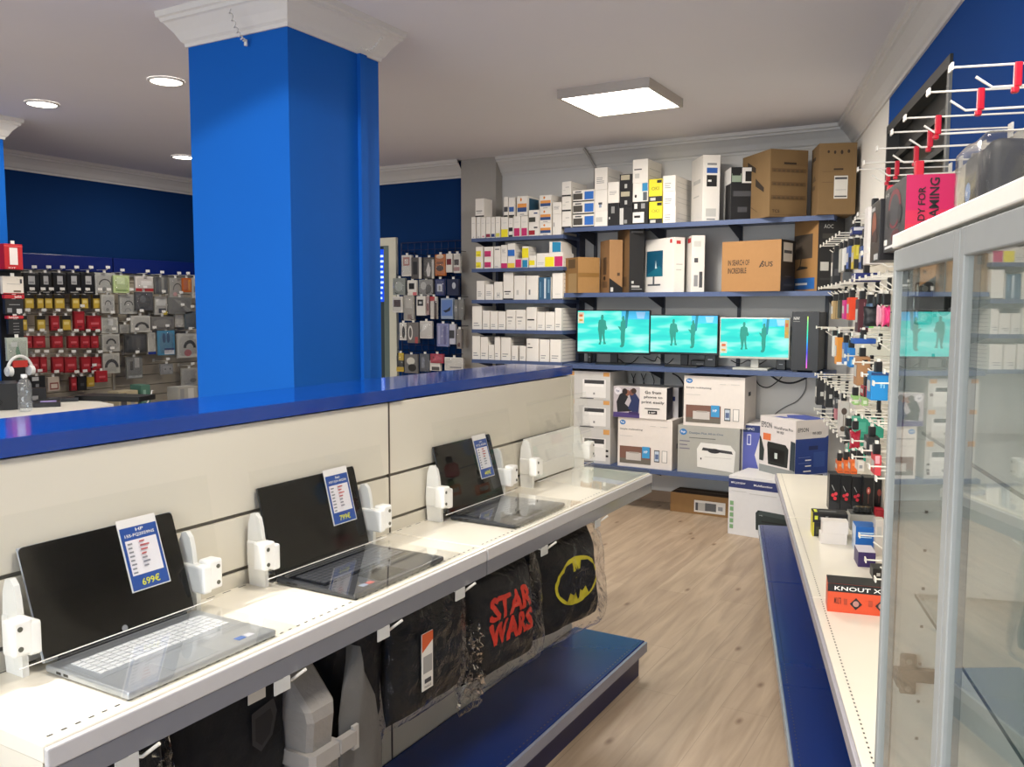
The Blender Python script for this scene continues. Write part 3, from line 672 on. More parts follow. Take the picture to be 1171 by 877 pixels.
x, w, h = on_shelf(543.5,553.5,227,z); carton('toner_box','white box standing alone on the thin ink boxes at the left end','toner box',x,YG,z,w,.14,h,Z2,[(.1,.8,.3,.34,DGR),(.2,.7,.2,.22,GRY),(0,1,0,.07,BLK)])
# ------- shelf 2
def row(items, zb, shelfname, name='ink_box', cat='ink box', d=.2, group=None, back=0):
    for k, (a, b, tp, l, dec) in enumerate(items):
        x, w, h = on_shelf(a, b, tp, zb); carton(name, l+', '+shelfname, cat, x, YG+back, zb, w, d, h, Z2, dec, side_l, group=group)
s2 = 'second ink shelf'
Y_ = lambda m: [(.05,.75,.12,.62,m),('t',.1,.2,.5,.1,'HP',DGR)]
stack(544,552,(295,282),ZL[1],[('white ink box with yellow label, lower of the leftmost pair on the '+s2,Z2,Y_(YEL),()),('white ink box with yellow label, upper of the leftmost pair on the '+s2,Z2,Y_(YEL),())],'ink_box','ink box',.14)
stack(553.5,564,(295,282),ZL[1],[('white ink box with magenta label, lower of the pair on the '+s2,Z2,Y_(MAG),()),('white ink box with magenta label, upper of the pair on the '+s2,Z2,Y_(MAG),())],'ink_box','ink box',.14)
stack(565,572.5,(295,281.5),ZL[1],[('plain white ink box under the one with a black line, '+s2,Z2,txtbar(2),()),('white ink box with a thick black line, '+s2,Z2,[(.15,.8,.7,.78,BLK)],())],'ink_box','ink box',.14)
stack(573,580,(293,280),ZL[1],[('white ink box with a low magenta band, '+s2,Z2,[(.0,1,.0,.42,MAG)],()),('plain white ink box above the low magenta band, '+s2,Z2,txtbar(4,.3,.7),())],'ink_box','ink box',.14)
stack(580.5,589,(293,278),ZL[1],[('white ink box with a low orange-yellow band, '+s2,Z2,[(.0,.95,.0,.42,P('ecc840'))],side_l),('white ink box with a bright blue foot, upper row, '+s2,Z2,[(.02,.95,.02,.5,P('2068c0'))],side_l)],'ink_box','ink box',.24)
row([(589.5,596.5,295.5,'white ink box with a deep magenta panel',[(.0,.95,.05,.9,MAG)]),(597,604,295.5,'white ink box with a teal panel',[(.05,.9,.05,.85,CYA)])],ZL[1],s2)
z = ZL[1]+on_shelf(597,604,295.5,ZL[1])[2]
x, w, h = on_shelf(597,604.5,281.5,z); carton('ink_box','small yellow ink box standing on the magenta and teal ones','ink box',x,YG,z,w,.14,h,Z2,[(0,1,.05,.85,YEL)],side_l)
row([(605,613,292,'white ink box with a small yellow label beside the wide carton',[(.0,.8,.2,.6,YEL)])],ZL[1],s2)
row([(613.5,644,289,'wide white ink carton with yellow and magenta squares',[(.32,.66,.04,.72,YEL),(.68,.98,.04,.74,MAG),(.05,.28,.3,.35,LGR),(.05,.25,.2,.24,LGR)])],ZL[1],s2,'ink_carton')
z = ZL[1]+on_shelf(613,644,289,ZL[1])[2]
x, w, h = on_shelf(628,642,276,z); carton('ink_box','white ink box with a large teal panel on top of the wide carton','ink box',x,YG,z,w,.2,h,Z2,[(.25,.95,.05,.95,CYA)])
# ------- shelf 3..5 plain white toner cartons
def plain(a, b, tp, l, z, extra=(), d=.24):
    x, w, h = on_shelf(a, b, tp, z); carton('toner_carton', l, 'toner carton', x, YG, z, w, d, h, Z2, list(extra), [(.1,.95,.12+.16*k,.135+.16*k,GRY) for k in range(6)])
D3 = ['short white carton at the left end', 'lowest white carton, second from left', 'white carton with small print, third from left', 'tall white carton with a bold black line', 'tall white carton with a tiny drawing, left of two', 'tall white carton with a tiny drawing, right of two']
for (a, b, tp), l, e in zip([(545,554,321),(555,564,325),(565,574.5,322),(575.5,587,311.5),(588,601,315),(602,615,315)], D3, [txtbar(3,.2,.5),txtbar(3,.3,.6),[('t',.35,.1,.3,.3,'H',GRY)],[(.1,.75,.28,.32,BLK),(.2,.6,.2,.23,DGR),(0,1,0,.05,BLK)],[(.2,.4,.2,.4,LGR)],[(.2,.35,.2,.42,GRY)]]): plain(a, b, tp, l+', third shelf of the narrow bay', ZL[2], e)
plain(616,630,317,'deep blue patterned carton, third shelf of the narrow bay',ZL[2],[(0,1,0,1,P('2a5878')),(.45,.6,.05,.95,P('c8d4dc')),(.1,.2,.1,.8,P('5c8098')),(.75,.9,.3,.9,P('6c90a8'))])
plain(631.5,643.5,312,'tall white carton at the right end, third shelf of the narrow bay',ZL[2],[(.3,.8,.2,.22,LGR),(0,1,0,.04,BLK)])
D4 = [(540,551,350,'tallest white carton at the left end'),(552,560,355,'low cream carton, second from left'),(560.5,569,355.5,'low cream carton, third from left'),(569.5,578,356,'low cream carton, fourth from left'),(579,589.5,354,'white carton with three printed lines, left of two'),(590,601,354,'white carton with three printed lines, right of two'),(602,613.5,351,'tall white carton with a black printed word'),(614,623,356.5,'plain low carton right of the printed word'),(623.5,634,356.5,'low carton with print near its foot'),(634.5,642,352,'tall stack of white cartons at the right end')]
for k, (a, b, tp, l) in enumerate(D4): plain(a, b, tp, l+', fourth shelf of the narrow bay', ZL[3], [(.1,.7,.6,.64,DGR),(.2,.6,.42,.46,GRY),(.2,.5,.3,.32,GRY)] if k in (4,5) else ([(.1,.8,.42,.48,BLK),(.2,.5,.12,.14,GRY)] if k == 6 else txtbar(2,.15,.35)), .30 if k == 9 else .24)
D5 = [(540,549,384,'tall carton at the left end'),(549.5,558,385,'second tall carton from left'),(558.5,565,394,'low carton in the gap'),(565.5,572,385,'tall carton right of the gap'),(573,584,385.5,'wide tall carton in the middle'),(585,592,395,'small low carton beside a gap'),(594,601,395.5,'small low carton before the wide ones'),(602,616,387,'wide carton with two black words'),(617,628,388,'plain wide carton, second from right'),(629,641.5,388,'wide carton at the right end')]
for k, (a, b, tp, l) in enumerate(D5): plain(a, b, tp, l+', fifth shelf of the narrow bay', ZL[4], [(.1,.3,.75,.78,BLK),(.1,.5,.58,.62,BLK)] if k == 7 else txtbar(2,.15,.35), .30 if k == 9 else .24)

# ------- main bay, top shelf
g1 = 'plain white toner boxes in the first stack of the top shelf'
blk3 = [(0,1,0,.1,BLK),(.4,.8,.6,.63,GRY),(.1,.4,.4,.43,LGR)]
stack(642.5,653,(241.5,224.5,207.5),ZM[0],[('white toner box at the bottom of the leftmost stack on the top wall shelf',Z2,blk3,side_l),('white toner box in the middle of the leftmost stack on the top wall shelf',Z2,blk3,side_l),('white toner box on top of the leftmost stack on the top wall shelf',Z2,blk3,side_l)],group=g1)
pic = [(.02,.45,.2,.72,P('4a4640')),(.55,.97,.18,.85,P('2e6cc0')),(0,1,0,.1,BLK),(.1,.4,.8,.9,DGR)]
stack(655,679.5,(245,230.5,217),ZM[0],[('white toner box with a black and a blue picture, lowest of three',Z2,pic,side_l),('white toner box with a black and a blue picture, middle of three',Z2,pic,side_l),('white toner box with a black and a blue picture, topmost of three',Z2,pic,side_l)],group='toner boxes with black and blue pictures')
stack(680,694.5,(241,217,191.5),ZM[0],[('wide white toner box under two others beside the blue pictured stack',Z2,[(.1,.6,.3,.6,LGR)],side_l),('white toner box with a blue and pink mark, middle of its stack',Z2,[(.3,.6,.3,.4,DGR),(.35,.55,.15,.3,P('8a9ab0'))],side_l),('white toner box topmost beside the blue pictured stack',Z2,txtbar(4,.3,.6),side_l)])
stack(695,708,(232,208),ZM[0],[('black toner box with faint white print under a white one',P('1a1a1c',.45),[(.3,.6,.55,.85,P('8a8a88')),(.1,.2,.3,.4,P('c8c8c8'))],()),('white toner box standing on the black one with faint print',Z2,txtbar(3,.4,.6),side_l)])
stack(708.5,723,(236.5,218,199),ZM[0],[('black toner box with a white side strip, bottom of the black stack',P('1a1a1c',.45),[(.0,.3,.05,.95,P('c8c6c2')),(.35,.6,.1,.3,P('8a8a88'))],()),('black toner box with a cream label line, middle of the black stack',P('1a1a1c',.45),[(.1,.8,.65,.95,P('b0a890')),(.4,.6,.15,.4,P('b8b8b4'))],()),('black toner box with a cream label line, top of the black stack',P('1a1a1c',.45),[(.1,.8,.65,.95,P('b0a890')),(.4,.6,.15,.4,P('b8b8b4'))],())])
stack(723.5,741,(230.5,209,182),ZM[0],[('black box with a large white label and white squares, top wall shelf',P('161618',.45),[(.0,.75,.08,.55,P('dcdad6')),(.1,.3,.7,.92,P('dcdad6')),(.55,.8,.7,.92,P('909090')),(.1,.5,.3,.4,BLK)],()),('white box with a blue corner and phone picture on the black boxes',Z2,[(.62,.98,.55,.98,P('2a86b8')),(.68,.95,.05,.5,P('505860')),('e',.2,.3,.07,.09,BLK)],()),('large white toner box on top, highest point of the stacks',Z2,[(.1,.6,.55,.6,DGR),(.15,.45,.2,.4,LGR)],side_l)])
yb2 = [(.0,1,.0,.24,BLK),(.1,.5,.05,.18,LGR),('t',.2,.5,.55,.16,'OKI',P('8a8a20')),(.6,.95,.82,.95,BLK)]
stack(742,757.5,(230.5,204.5),ZM[0],[('yellow and black toner box, lower of the two yellow ones',P('e6d62a',.45),yb2,()),('yellow and black toner box, upper of the two yellow ones',P('e6d62a',.45),yb2,())],group='yellow and black toner boxes')
stack(758,772.5,(236,218.5,200.5),ZM[0],[('long white toner box, lowest of the stack right of the yellow ones',Z2,txtbar(3,.2,.6),side_l),('long white toner box, middle of the stack right of the yellow ones',Z2,txtbar(3,.2,.6),side_l),('long white toner box, topmost of the stack right of the yellow ones',Z2,txtbar(3,.2,.6),side_l)],d=.38,group='long white toner boxes')
def turned(px0, pc, px1, ptop, zb, Y, name, label, cat, m, front, left, rz, d, group=None, mats=None):
    """carton turned so that its left side shows from px0 to pc and its front from pc to px1"""
    c0 = aty(pc, ptop+20, Y); 
    # near-left corner at c0; front runs right and away by rz
    # find width so right corner meets px1
    dirx = Vector((math.cos(rz), math.sin(rz), 0)); lo, hi = .02, 1.5
    for _ in range(40):
        mid = (lo+hi)/2; p = c0+dirx*mid; q = p-CAM; sx = CX+FPX*q.dot(CR)/q.dot(_f)
        if sx < px1: lo = mid
        else: hi = mid
    w = lo; h = aty(pc, ptop, Y).z-zb; ce = Vector((c0.x, Y, zb))+dirx*(w/2)
    mb = carton_mb(w, d, h, m, front, (), (), left, mats); o = mb.build(name, None, ce, rz); return tag(o, label, cat, group)
# tall white monitor carton with blue badge
turned(789,804,823.5,177,ZM[0],YG+.02,'monitor_carton','tall white carton with a blue badge and a black photo, left of the brown cartons','carton',Z2,[(.22,.85,.73,.81,P('2a5aa8')),(.22,.82,.53,.70,P('1c1c1e')),(.25,.8,.85,.88,GRY),(.3,.5,.60,.63,WHT),(.2,.8,.08,.2,LGR),(.25,.75,.03,.05,GRY)],[(.2,.8,.6,.66,LGR),(.2,.7,.4,.42,LGR)],.60,.30)
turned(826,836,863,191,ZM[0],YG,'speaker_carton','black and white carton with speaker pictures between white and brown cartons','carton',P('1a1a1c',.4),[(.46,.98,.70,.99,P('dcdad6')),(.6,.9,.73,.92,BLK),(.03,.43,.72,.88,P('8a9a88')),(.05,.4,.84,.99,BLK),(.1,.9,.45,.55,DGR),(.3,.7,.15,.25,DGR)],[(0,1,.70,1,P('dcdad6')),(.0,.25,0,.75,P('dcdad6'))],.50,.24)
M_kraft = P('7d6340', .8, var=.08, scale=9)
turned(848,881,924,170,ZM[0],6.33,'computer_case_carton','large brown cardboard case carton with rows of line drawings','carton',M_kraft,
   [(.04,.95,.72-.2*k,.66-.2*k,P('6a5234',.8)) for k in range(3)]+[(.0+.08+.12*i,.0+.15+.12*i,.60-.2*k+.07,.67-.2*k+.03,P('5c4830',.8)) for k in range(3) for i in range(7)]+[(.35,.68,.78,.81,P('3a2c1e',.8)),('t',.06,.06,.2,.045,'TCS',P('3a2c1e',.8)),(.0,1,.028,.032,P('5c4830',.8))],
   [('p',[(.2,.9),(.5,.78),(.5,.7),(.2,.8)],P('30261c',.8)),('p',[(.5,.62),(.8,.45),(.8,.38),(.5,.5)],P('30261c',.8)),('p',[(.1,.3),(.6,.1),(.58,.1),(.08,.28)],P('5c4830',.8))],.76,.40)
turned(924.5,936.5,980,164,ZM[0],6.36,'computer_case_carton','large brown cardboard carton with a white address label at the right end','carton',M_kraft,
   [(.42,.78,.22,.54,P('d8d4cc',.6)),(.44,.76,.49,.52,DGR),(.44,.76,.24,.26,DGR),(.46,.74,.34,.345,GRY),(.40,.65,.62,.645,P('3a2c1e',.8)),(.1,.6,.6,.605,P('5c4830',.8)),(.1,.4,.45,.455,P('5c4830',.8)),('e',.25,.88,.03,.02,P('3a2c1e',.8)),('e',.42,.87,.03,.025,P('3a2c1e',.8)),('e',.60,.87,.035,.03,P('3a2c1e',.8)),('e',.78,.88,.035,.025,P('3a2c1e',.8))],
   [(.2,.6,.80,.85,P('3a2c1e',.8)),('p',[(.2,.5),(.7,.5),(.45,.6)],P('5c4830',.8)),(.2,.6,.38,.44,P('5c4830',.8))],.36,.28)
# ------- main bay, second shelf
def sided(px0, pc, ptop, zb, Y, name, label, cat, m, front, right, rz, d, mats=None):
    """carton whose front shows from px0 to pc and right side continues"""
    a = aty(px0, ptop+25, Y); dirx = Vector((math.cos(rz), math.sin(rz), 0)); lo, hi = .02, 1.5
    for _ in range(40):
        mid = (lo+hi)/2; q = a+dirx*mid-CAM; sx = CX+FPX*q.dot(CR)/q.dot(_f)
        if sx < pc: lo = mid
        else: hi = mid
    w = lo; h = aty(px0, ptop, Y).z-zb; ce = Vector((a.x, Y, zb))+dirx*(w/2)
    mb = carton_mb(w, d, h, m, front, right, (), (), mats); o = mb.build(name, None, ce, rz); return tag(o, label, cat)
sided(645.5,661,295.5,ZM[1],YG+.06,'cardboard_carton','small taped brown carton with a white label beside the ink shelves','carton',P('9a7444',.75,var=.08),[(.35,.85,.08,.34,P('dcd8d0')),(.3,.9,.0,.55,P('b09060',.6)),(.3,.8,.7,.95,P('6a5234',.8))],[(0,1,.44,.56,P('84602f',.5))],-.62,.20)
turned(684,697,712,274,ZM[1],YG,'keyboard_carton','brown carton with a black diagonal foot on the second wall shelf','carton',P('9a744c',.75,var=.06),[('p',[(0,.28),(1,.1),(1,0),(0,0)],BLK),(.6,.8,.32,.38,P('4c3828')),(.1,.3,.02,.1,LGR)],[(.35,.7,.35,.68,P('5a4632')),(.3,.8,.1,.22,P('6c5238')),('e',.5,.28,.12,.04,P('3a2c1e'))],.76,.22)
turned(703,720,737,261,ZM[1],YG,'monitor_carton','tall brown and black carton with pale lines of text near its foot','carton',P('1b1b1d',.45),[(.1,.9,.93,.96,P('6a6a6a')),(.15,.85,.05,.06,P('9a9a98')),(.15,.7,.08,.11,P('b8b8b4')),(.15,.3,.14,.18,P('b8b8b4'))],[(0,1,0,1,P('7a5e3e')),(.1,.6,.4,.8,P('6a5034')),(.2,.8,.1,.25,P('5c4630'))],.74,.28)
wm = [(.05,.62,.30,.78,P('12506c')),('p',[(.1,.35),(.5,.5),(.62,.42),(.62,.30),(.05,.30)],P('1c6a80')),('p',[(.35,.45),(.38,.6),(.42,.45)],P('c8dce0')),(.28,.34,.16,.3,P('50545a')),(.1,.55,.13,.16,P('50545a')),(.86,.93,.9,.97,P('c03030'))]
turned(737,771,783,271,ZM[1],YG,'monitor_carton','white monitor carton with a teal screen picture on its long side','carton',Z2,[(.2,.6,.88,.94,P('c03030')),(.2,.8,.5,.52,LGR),(.2,.7,.4,.42,LGR)],wm,1.02,.36)
turned(783,791,806,269,ZM[1],YG,'monitor_carton','white monitor carton showing its narrow end with a barcode','carton',P('dedad2',.45),[(.6,.85,.08,.36,DGR),(.2,.5,.1,.3,GRY),(.2,.5,.52,.6,DGR),(.15,.7,.8,.9,LGR)],[(.5,.9,.88,.96,P('c03030'))],.52,.30)
sided(825.5,893,277,ZM[1],YG-.02,'monitor_carton','brown and black monitor carton printed with black words on the second wall shelf','carton',P('a27748',.7,var=.05),
  [('t',.11,.52,.37,.11,'IN SEARCH OF',P('1c1612')),('t',.11,.36,.32,.11,'INCREDIBLE',P('1c1612')),('p',[(.64,.47),(.70,.6),(.715,.6),(.665,.47)],BLK),('t',.68,.48,.19,.10,'SUS',P('1c1612'))],
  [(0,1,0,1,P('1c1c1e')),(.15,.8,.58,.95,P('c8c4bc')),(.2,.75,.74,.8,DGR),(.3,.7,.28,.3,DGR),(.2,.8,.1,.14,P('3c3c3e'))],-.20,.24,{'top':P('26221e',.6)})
turned(911,936,966,249,ZM[1],YG,'monitor_carton','brown carton with a curved monitor picture and a black end beside the hooks','carton',P('1d1d1f',.45),[('t',.2,.86,.36,.055,'AOC',P('b8b8b4')),(.15,.6,.72,.79,P('3c3a36')),(.1,.42,.28,.40,P('c8c6c0')),(.1,.7,.15,.18,P('303032'))],[(0,1,0,1,P('a87e4e')),(.0,.78,.46,.80,P('4a4036')),('p',[(.3,.46),(.34,.46),(.3,.36),(.6,.34),(.6,.32),(.1,.30),(.26,.36)],P('2c2620')),(.0,.9,.03,.19,P('2c66ac')),(.1,.6,.09,.12,WHT)],.70,.34)

# ------- monitor shelf
def screen_mat():
    m = bpy.data.materials.new('lit_screen'); m.use_nodes = True; nt = m.node_tree; nt.nodes.clear()
    o = nt.nodes.new('ShaderNodeOutputMaterial'); e = nt.nodes.new('ShaderNodeEmission'); e.inputs[1].default_value = 1.25
    tc = nt.nodes.new('ShaderNodeTexCoord'); mp = nt.nodes.new('ShaderNodeMapping'); mp.inputs['Scale'].default_value = (2.2, 1, 9)
    n = nt.nodes.new('ShaderNodeTexNoise'); n.inputs['Scale'].default_value = 1.3; n.inputs['Detail'].default_value = 2
    rp = nt.nodes.new('ShaderNodeValToRGB'); el = rp.color_ramp.elements
    el[0].position = .36; el[0].color = rgb('40dcd4'); el[1].position = .66; el[1].color = rgb('b4fff4'); x = el.new(.5); x.color = rgb('48ecdc')
    nt.links.new(tc.outputs['Object'], mp.inputs[0]); nt.links.new(mp.outputs[0], n.inputs['Vector']); nt.links.new(n.outputs['Fac'], rp.inputs[0]); nt.links.new(rp.outputs[0], e.inputs[0]); nt.links.new(e.outputs[0], o.inputs[0])
    return m
M_scr = screen_mat(); M_fig = P('1c8478', .6, emis=.35, var=0); M_bg1 = P('3aa6d4', .6, emis=.7, var=0); M_bg2 = P('7fb0d8', .6, emis=.8, var=0)
def monitor(label, px0, px1, ptop0, pbot, Y, rz, body, stand, stick, Yz=None):
    a = aty(px0, (ptop0+pbot)/2, Y); b = aty(px1, (ptop0+pbot)/2, Y); w = (b-a).length; zt = aty((px0+px1)/2, ptop0, Y).z; zb = aty((px0+px1)/2, pbot, Y).z; h = zt-zb
    t = thing('monitor', label, 'monitor', ((a.x+b.x)/2, Y+.03, ZM[2]), rz, 'lit monitors on the wall shelf'); z0 = zb-ZM[2]
    mb = MB(); mb.box(-w/2, w/2, -.03, 0, z0, z0+h, body, bev=.004); mb.box(-w*.3, w*.3, 0, .03, z0+h*.15, z0+h*.8, body, bev=.01); fr = mb.build('housing', t)
    bz = .008; mb = MB(); sx0, sx1, sz0, sz1 = -w/2+bz, w/2-bz, z0+bz*2.2, z0+h-bz; sw = sx1-sx0; s_h = sz1-sz0
    mb.box(sx0, sx1, -.0312, -.0305, sz0, sz1, M_scr)
    def S(u, v, k=0): return (sx0+u*sw, -.0318-k, sz0+v*s_h)
    mb.poly([S(.62,.80), S(1,.80), S(1,1), S(.62,1)], M_bg1); mb.poly([S(.66,.55,.0002), S(.70,.6,.0002), S(.72,1,.0002), S(.68,1,.0002)], P('1c7a8c', .6, emis=.35, var=0)); mb.poly([S(.84,.82,.0002), S(.93,.82,.0002), S(.95,.98,.0002), S(.82,.98,.0002)], M_bg2)
    f1 = [(-.02,.0),(-.05,.02),(-.035,.1),(-.045,.3),(-.06,.5),(-.055,.72),(-.045,.80),(-.015,.82),(-.02,.90),(-.01,.97),(.015,.97),(.02,.90),(.015,.82),(.05,.78),(.06,.62),(.075,.55),(.06,.48),(.04,.5),(.035,.3),(.045,.1),(.06,.03),(.02,.02),(.02,.1),(.005,.35),(-.01,.1)]
    mb.poly([S(.35+x, .17+y*.76, .0004) for x, y in f1], M_fig)
    f2 = [(-.03,.0),(-.04,.03),(-.02,.1),(-.03,.3),(-.025,.5),(-.06,.62),(-.07,.66),(-.03,.64),(-.03,.78),(-.01,.84),(-.015,.92),(.0,.98),(.02,.97),(.025,.86),(.035,.8),(.04,.6),(.03,.45),(.03,.2),(.02,.05),(.0,.0)]
    mb.poly([S(.64+x, .12+y*.78, .0004) for x, y in f2], M_fig)
    mb.build('screen', t)
    for u0, u1, v0, v1, c in stick:
        mb = MB(); mb.box(sx0+u0*sw, sx0+u1*sw, -.0335, -.0325, sz0+v0*s_h, sz0+v1*s_h, P(c, .4)); face_decals(mb, (sx0+u0*sw, -.0335, sz0+v0*s_h), (1,0,0), (0,0,1), (u1-u0)*sw, (v1-v0)*s_h, [(.2,.8,.6,.8,P('c86030',.5)),(.2,.8,.2,.35,P('c8a030',.5))]); mb.build('energy_sticker', t)
    mb = MB(); mb.box(-.03, .03, .005, .035, .01, z0+h*.4, stand, bev=.004); mb.build('stand_neck', t)
    mb = MB()
    if stand is M_black: mb.box(-.13, .13, -.09, .09, 0, .012, stand, bev=.004)
    else: mb.box(-.14, .12, -.10, .09, 0, .016, stand, bev=.004)
    mb.build('stand_foot', t)
monitor('lit monitor with thin black bezel, left and largest of three on the shelf', 661, 741.5, 354.5, 405, 6.56, .10, P('141416', .3), M_black, [(.005,.09,.70,.97,'d8d0b8')])
monitor('lit monitor with thin black bezel, middle of three on the shelf', 743.5, 820.5, 359.8, 405.5, 6.56, .06, P('141416', .3), M_black, [])
monitor('lit monitor with silver bezel, right of three on the shelf', 823, 903, 363.2, 410.5, 6.52, .02, P('b8b8ac', .35, metal=.2), P('b4b4ae', .4), [(.0,.10,.08,.38,'c8ccc0'),(.94,1.0,.5,.98,'b89a50')])
# tower PC with rainbow light strip
a = aty(905,395,6.44); b = aty(936,395,6.44); zt = aty(920,357,6.44).z
t = thing('computer_tower', 'black desktop tower with a vertical rainbow light strip right of the monitors', 'computer', ((a.x+b.x)/2, 6.44, ZM[2]), .05)
w = b.x-a.x; h = zt-ZM[2]
mb = MB(); mb.box(-w/2, w/2, .01, .40, .012, h, P('141519', .35), bev=.004)
for sx in (-1, 1):
    for yy in (.04, .36): mb.box(sx*w*.36-.015, sx*w*.36+.015, yy-.015, yy+.015, 0, .012, M_black)
mb.box(-w/2-.001, -w/2, .06, .37, .06, h-.05, P('0c0c10', .08, spec=.8)); mb.build('case', t)
mb = MB(); mb.box(-w/2, w/2, 0, .01, .012, h+.004, P('17181c', .4), bev=.003); mb.text('NW', (-w/2+.012, -.0012, h-.055), (1,0,0), (0,0,1), .022, P('d8d8d4', .4), width=.042)
mb.box(-w/2+.01, -w/2+.055, -.001, 0, h-.068, h-.064, P('8a8a88')); fp = mb.build('front_panel', t)
def rainbow():
    m = bpy.data.materials.new('rainbow_strip'); m.use_nodes = True; nt = m.node_tree; nt.nodes.clear()
    o = nt.nodes.new('ShaderNodeOutputMaterial'); e = nt.nodes.new('ShaderNodeEmission'); e.inputs[1].default_value = 1.6
    tc = nt.nodes.new('ShaderNodeTexCoord'); sp = nt.nodes.new('ShaderNodeSeparateXYZ'); rp = nt.nodes.new('ShaderNodeValToRGB'); el = rp.color_ramp.elements
    cs = [(0,'ff70c8'),(.15,'c070ff'),(.3,'5a5aff'),(.45,'3c9cff'),(.6,'40e8e0'),(.75,'58f0a0'),(.9,'90f0a0'),(1,'d8e860')]
    el[0].color = rgb(cs[0][1]); el[1].color = rgb(cs[-1][1])
    for p, c in cs[1:-1]: x = el.new(p); x.color = rgb(c)
    nt.links.new(tc.outputs['Generated'], sp.inputs[0]); nt.links.new(sp.outputs[2], rp.inputs[0]); nt.links.new(rp.outputs[0], e.inputs[0]); nt.links.new(e.outputs[0], o.inputs[0]); return m
mb = MB(); mb.box(.012, .019, -.003, 0, .03, h-.03, rainbow()); mb.build('light_strip', t)
# adapters and cables on the monitor shelf
def cable(label, pts, r=.004, m=None, group=None, name='cable'):
    mb = MB(); P_ = [Vector(p) for p in pts]; out = []
    for i in range(len(P_)-1):
        p0 = P_[max(i-1, 0)]; p1 = P_[i]; p2 = P_[i+1]; p3 = P_[min(i+2, len(P_)-1)]
        for k in range(6):
            s_ = k/6; out.append(tuple(.5*((2*p1)+(p2-p0)*s_+(2*p0-5*p1+4*p2-p3)*s_**2+(3*p1-p0-3*p2+p3)*s_**3)))
    out.append(tuple(P_[-1])); mb.tube(out, r, m or M_black, 6); o = mb.build(name); tag(o, label, 'cable', group); return o
def pxy(x, y, Y): p = aty(x, y, Y); return (p.x, Y, max(p.z, 0.005))
cable('thin black cable curving over the shelf behind the left monitor foot', [pxy(700,408,6.7), pxy(708,411,6.66), pxy(716,416,6.6), pxy(724,414,6.7), pxy(730,408,6.8)])
cable('black cables tangled between the left and middle monitors', [pxy(736,408,6.75), pxy(748,413,6.66), pxy(752,408,6.72), pxy(762,416,6.6), pxy(770,410,6.8)])
cable('black cable looping beside the foot of the silver monitor', [pxy(836,412,6.7), pxy(846,416,6.62), pxy(856,412,6.66), pxy(866,417,6.58), pxy(876,412,6.8)])
cable('grey cable hanging in a long diagonal down the back wall', [pxy(922,430,YB-.02), pxy(921,445,YB-.02), pxy(912,458,YB-.02), pxy(897,466,YB-.02), pxy(885,476,YB-.02), pxy(878,500,YB-.02)], .004, P('6a6a6a', .5))
cable('black cable hanging from the monitor shelf above the white cartons', [pxy(864,432,YB-.05), pxy(868,440,YB-.05), pxy(878,443,YB-.05), pxy(888,437,YB-.05), pxy(895,430,YB-.05)], .0045)
cable('thick black cable bundle drooping under the monitor shelf at the right', [pxy(880,428,6.7), pxy(892,436,6.7), pxy(905,438,6.7), pxy(918,434,6.7), pxy(926,429,6.7)], .008)
cable('black cable dropping behind the picture carton', [pxy(769,427,6.7), pxy(776,431,6.7), pxy(782,440,6.72), pxy(783,452,6.74)], .006)
for k, x0 in enumerate((711, 716, 722, 727, 733, 739, 745)):
    cable('thin black cable hanging below the monitor shelf, %s from the left' % ORD[k], [pxy(x0,427,YB-.04), pxy(x0+3*(-1)**k,436,YB-.05), pxy(x0+1,446,YB-.05), pxy(x0+2,470,YB-.05)], .0035)
def adapter(label, px, Y, w, h, d, m=M_black):
    p = aty(px, 415, Y); mb = MB(); mb.box(-w/2, w/2, 0, d, 0, h, m, bev=.006); mb.box(-w*.2, w*.2, -.001, 0, h*.4, h*.45, P('b8b8b8', .3)); o = mb.build('power_adapter', None, (p.x, Y, ZM[2]), .1); tag(o, label, 'adapter')
adapter('small black upright adapter behind the left monitor', 674, 6.62, .03, .12, .05)
adapter('black speaker-like box behind the middle monitor', 812, 6.64, .09, .14, .10)
adapter('flat black adapter between middle monitor and silver one', 800, 6.66, .14, .05, .08)
adapter('black power brick right of the silver monitor foot', 893, 6.6, .07, .10, .05)

# ------- low shelf
z0 = ZM[3]
gm = P('c6c4c0', .5, var=.03); og = P('d09a58', .5)
def printer_pic(u0, u1, v0, v1): return [(u0, u1, v0, v1, P('e4e2de')), (u0+.04, u1-.04, v1-.12*(v1-v0)*2, v1-.02, P('3a3a3c')), (u0+.1*(u1-u0), u1-.1*(u1-u0), v1-.4*(v1-v0), v1-.25*(v1-v0), P('f2f0ec')), ((u0+u1)/2-.02, (u0+u1)/2+.02, v0+.1, v0+.17, GRY)]
fr = lambda: printer_pic(.36, .9, .08, .72)+[(.02,.16,.84,.98,og),(.84,.98,.84,.98,og),(.3,.62,.02,.05,DGR)]
z = stack(649,698,(489,456.5,424.5),z0,[('grey printed printer carton with orange corner marks, bottom of the stack of three',gm,fr()+[(.9,.96,.2,.26,BLK),(.9,.96,.35,.41,BLK)],()),('grey printed printer carton with orange corner marks, middle of the stack of three',gm,fr(),()),('grey printed printer carton with orange corner marks, topmost of the stack of three',gm,fr(),())],'printer_carton','printer carton',.34,group='stacked grey printer cartons')
def hp_logo(u, v, r, asp): return [('e', u, v, r, r*asp, P('2e76b8')), ('t', u-r*.6, v-r*asp*.45, r*1.2, r*asp*.9, 'hp', WHT)]
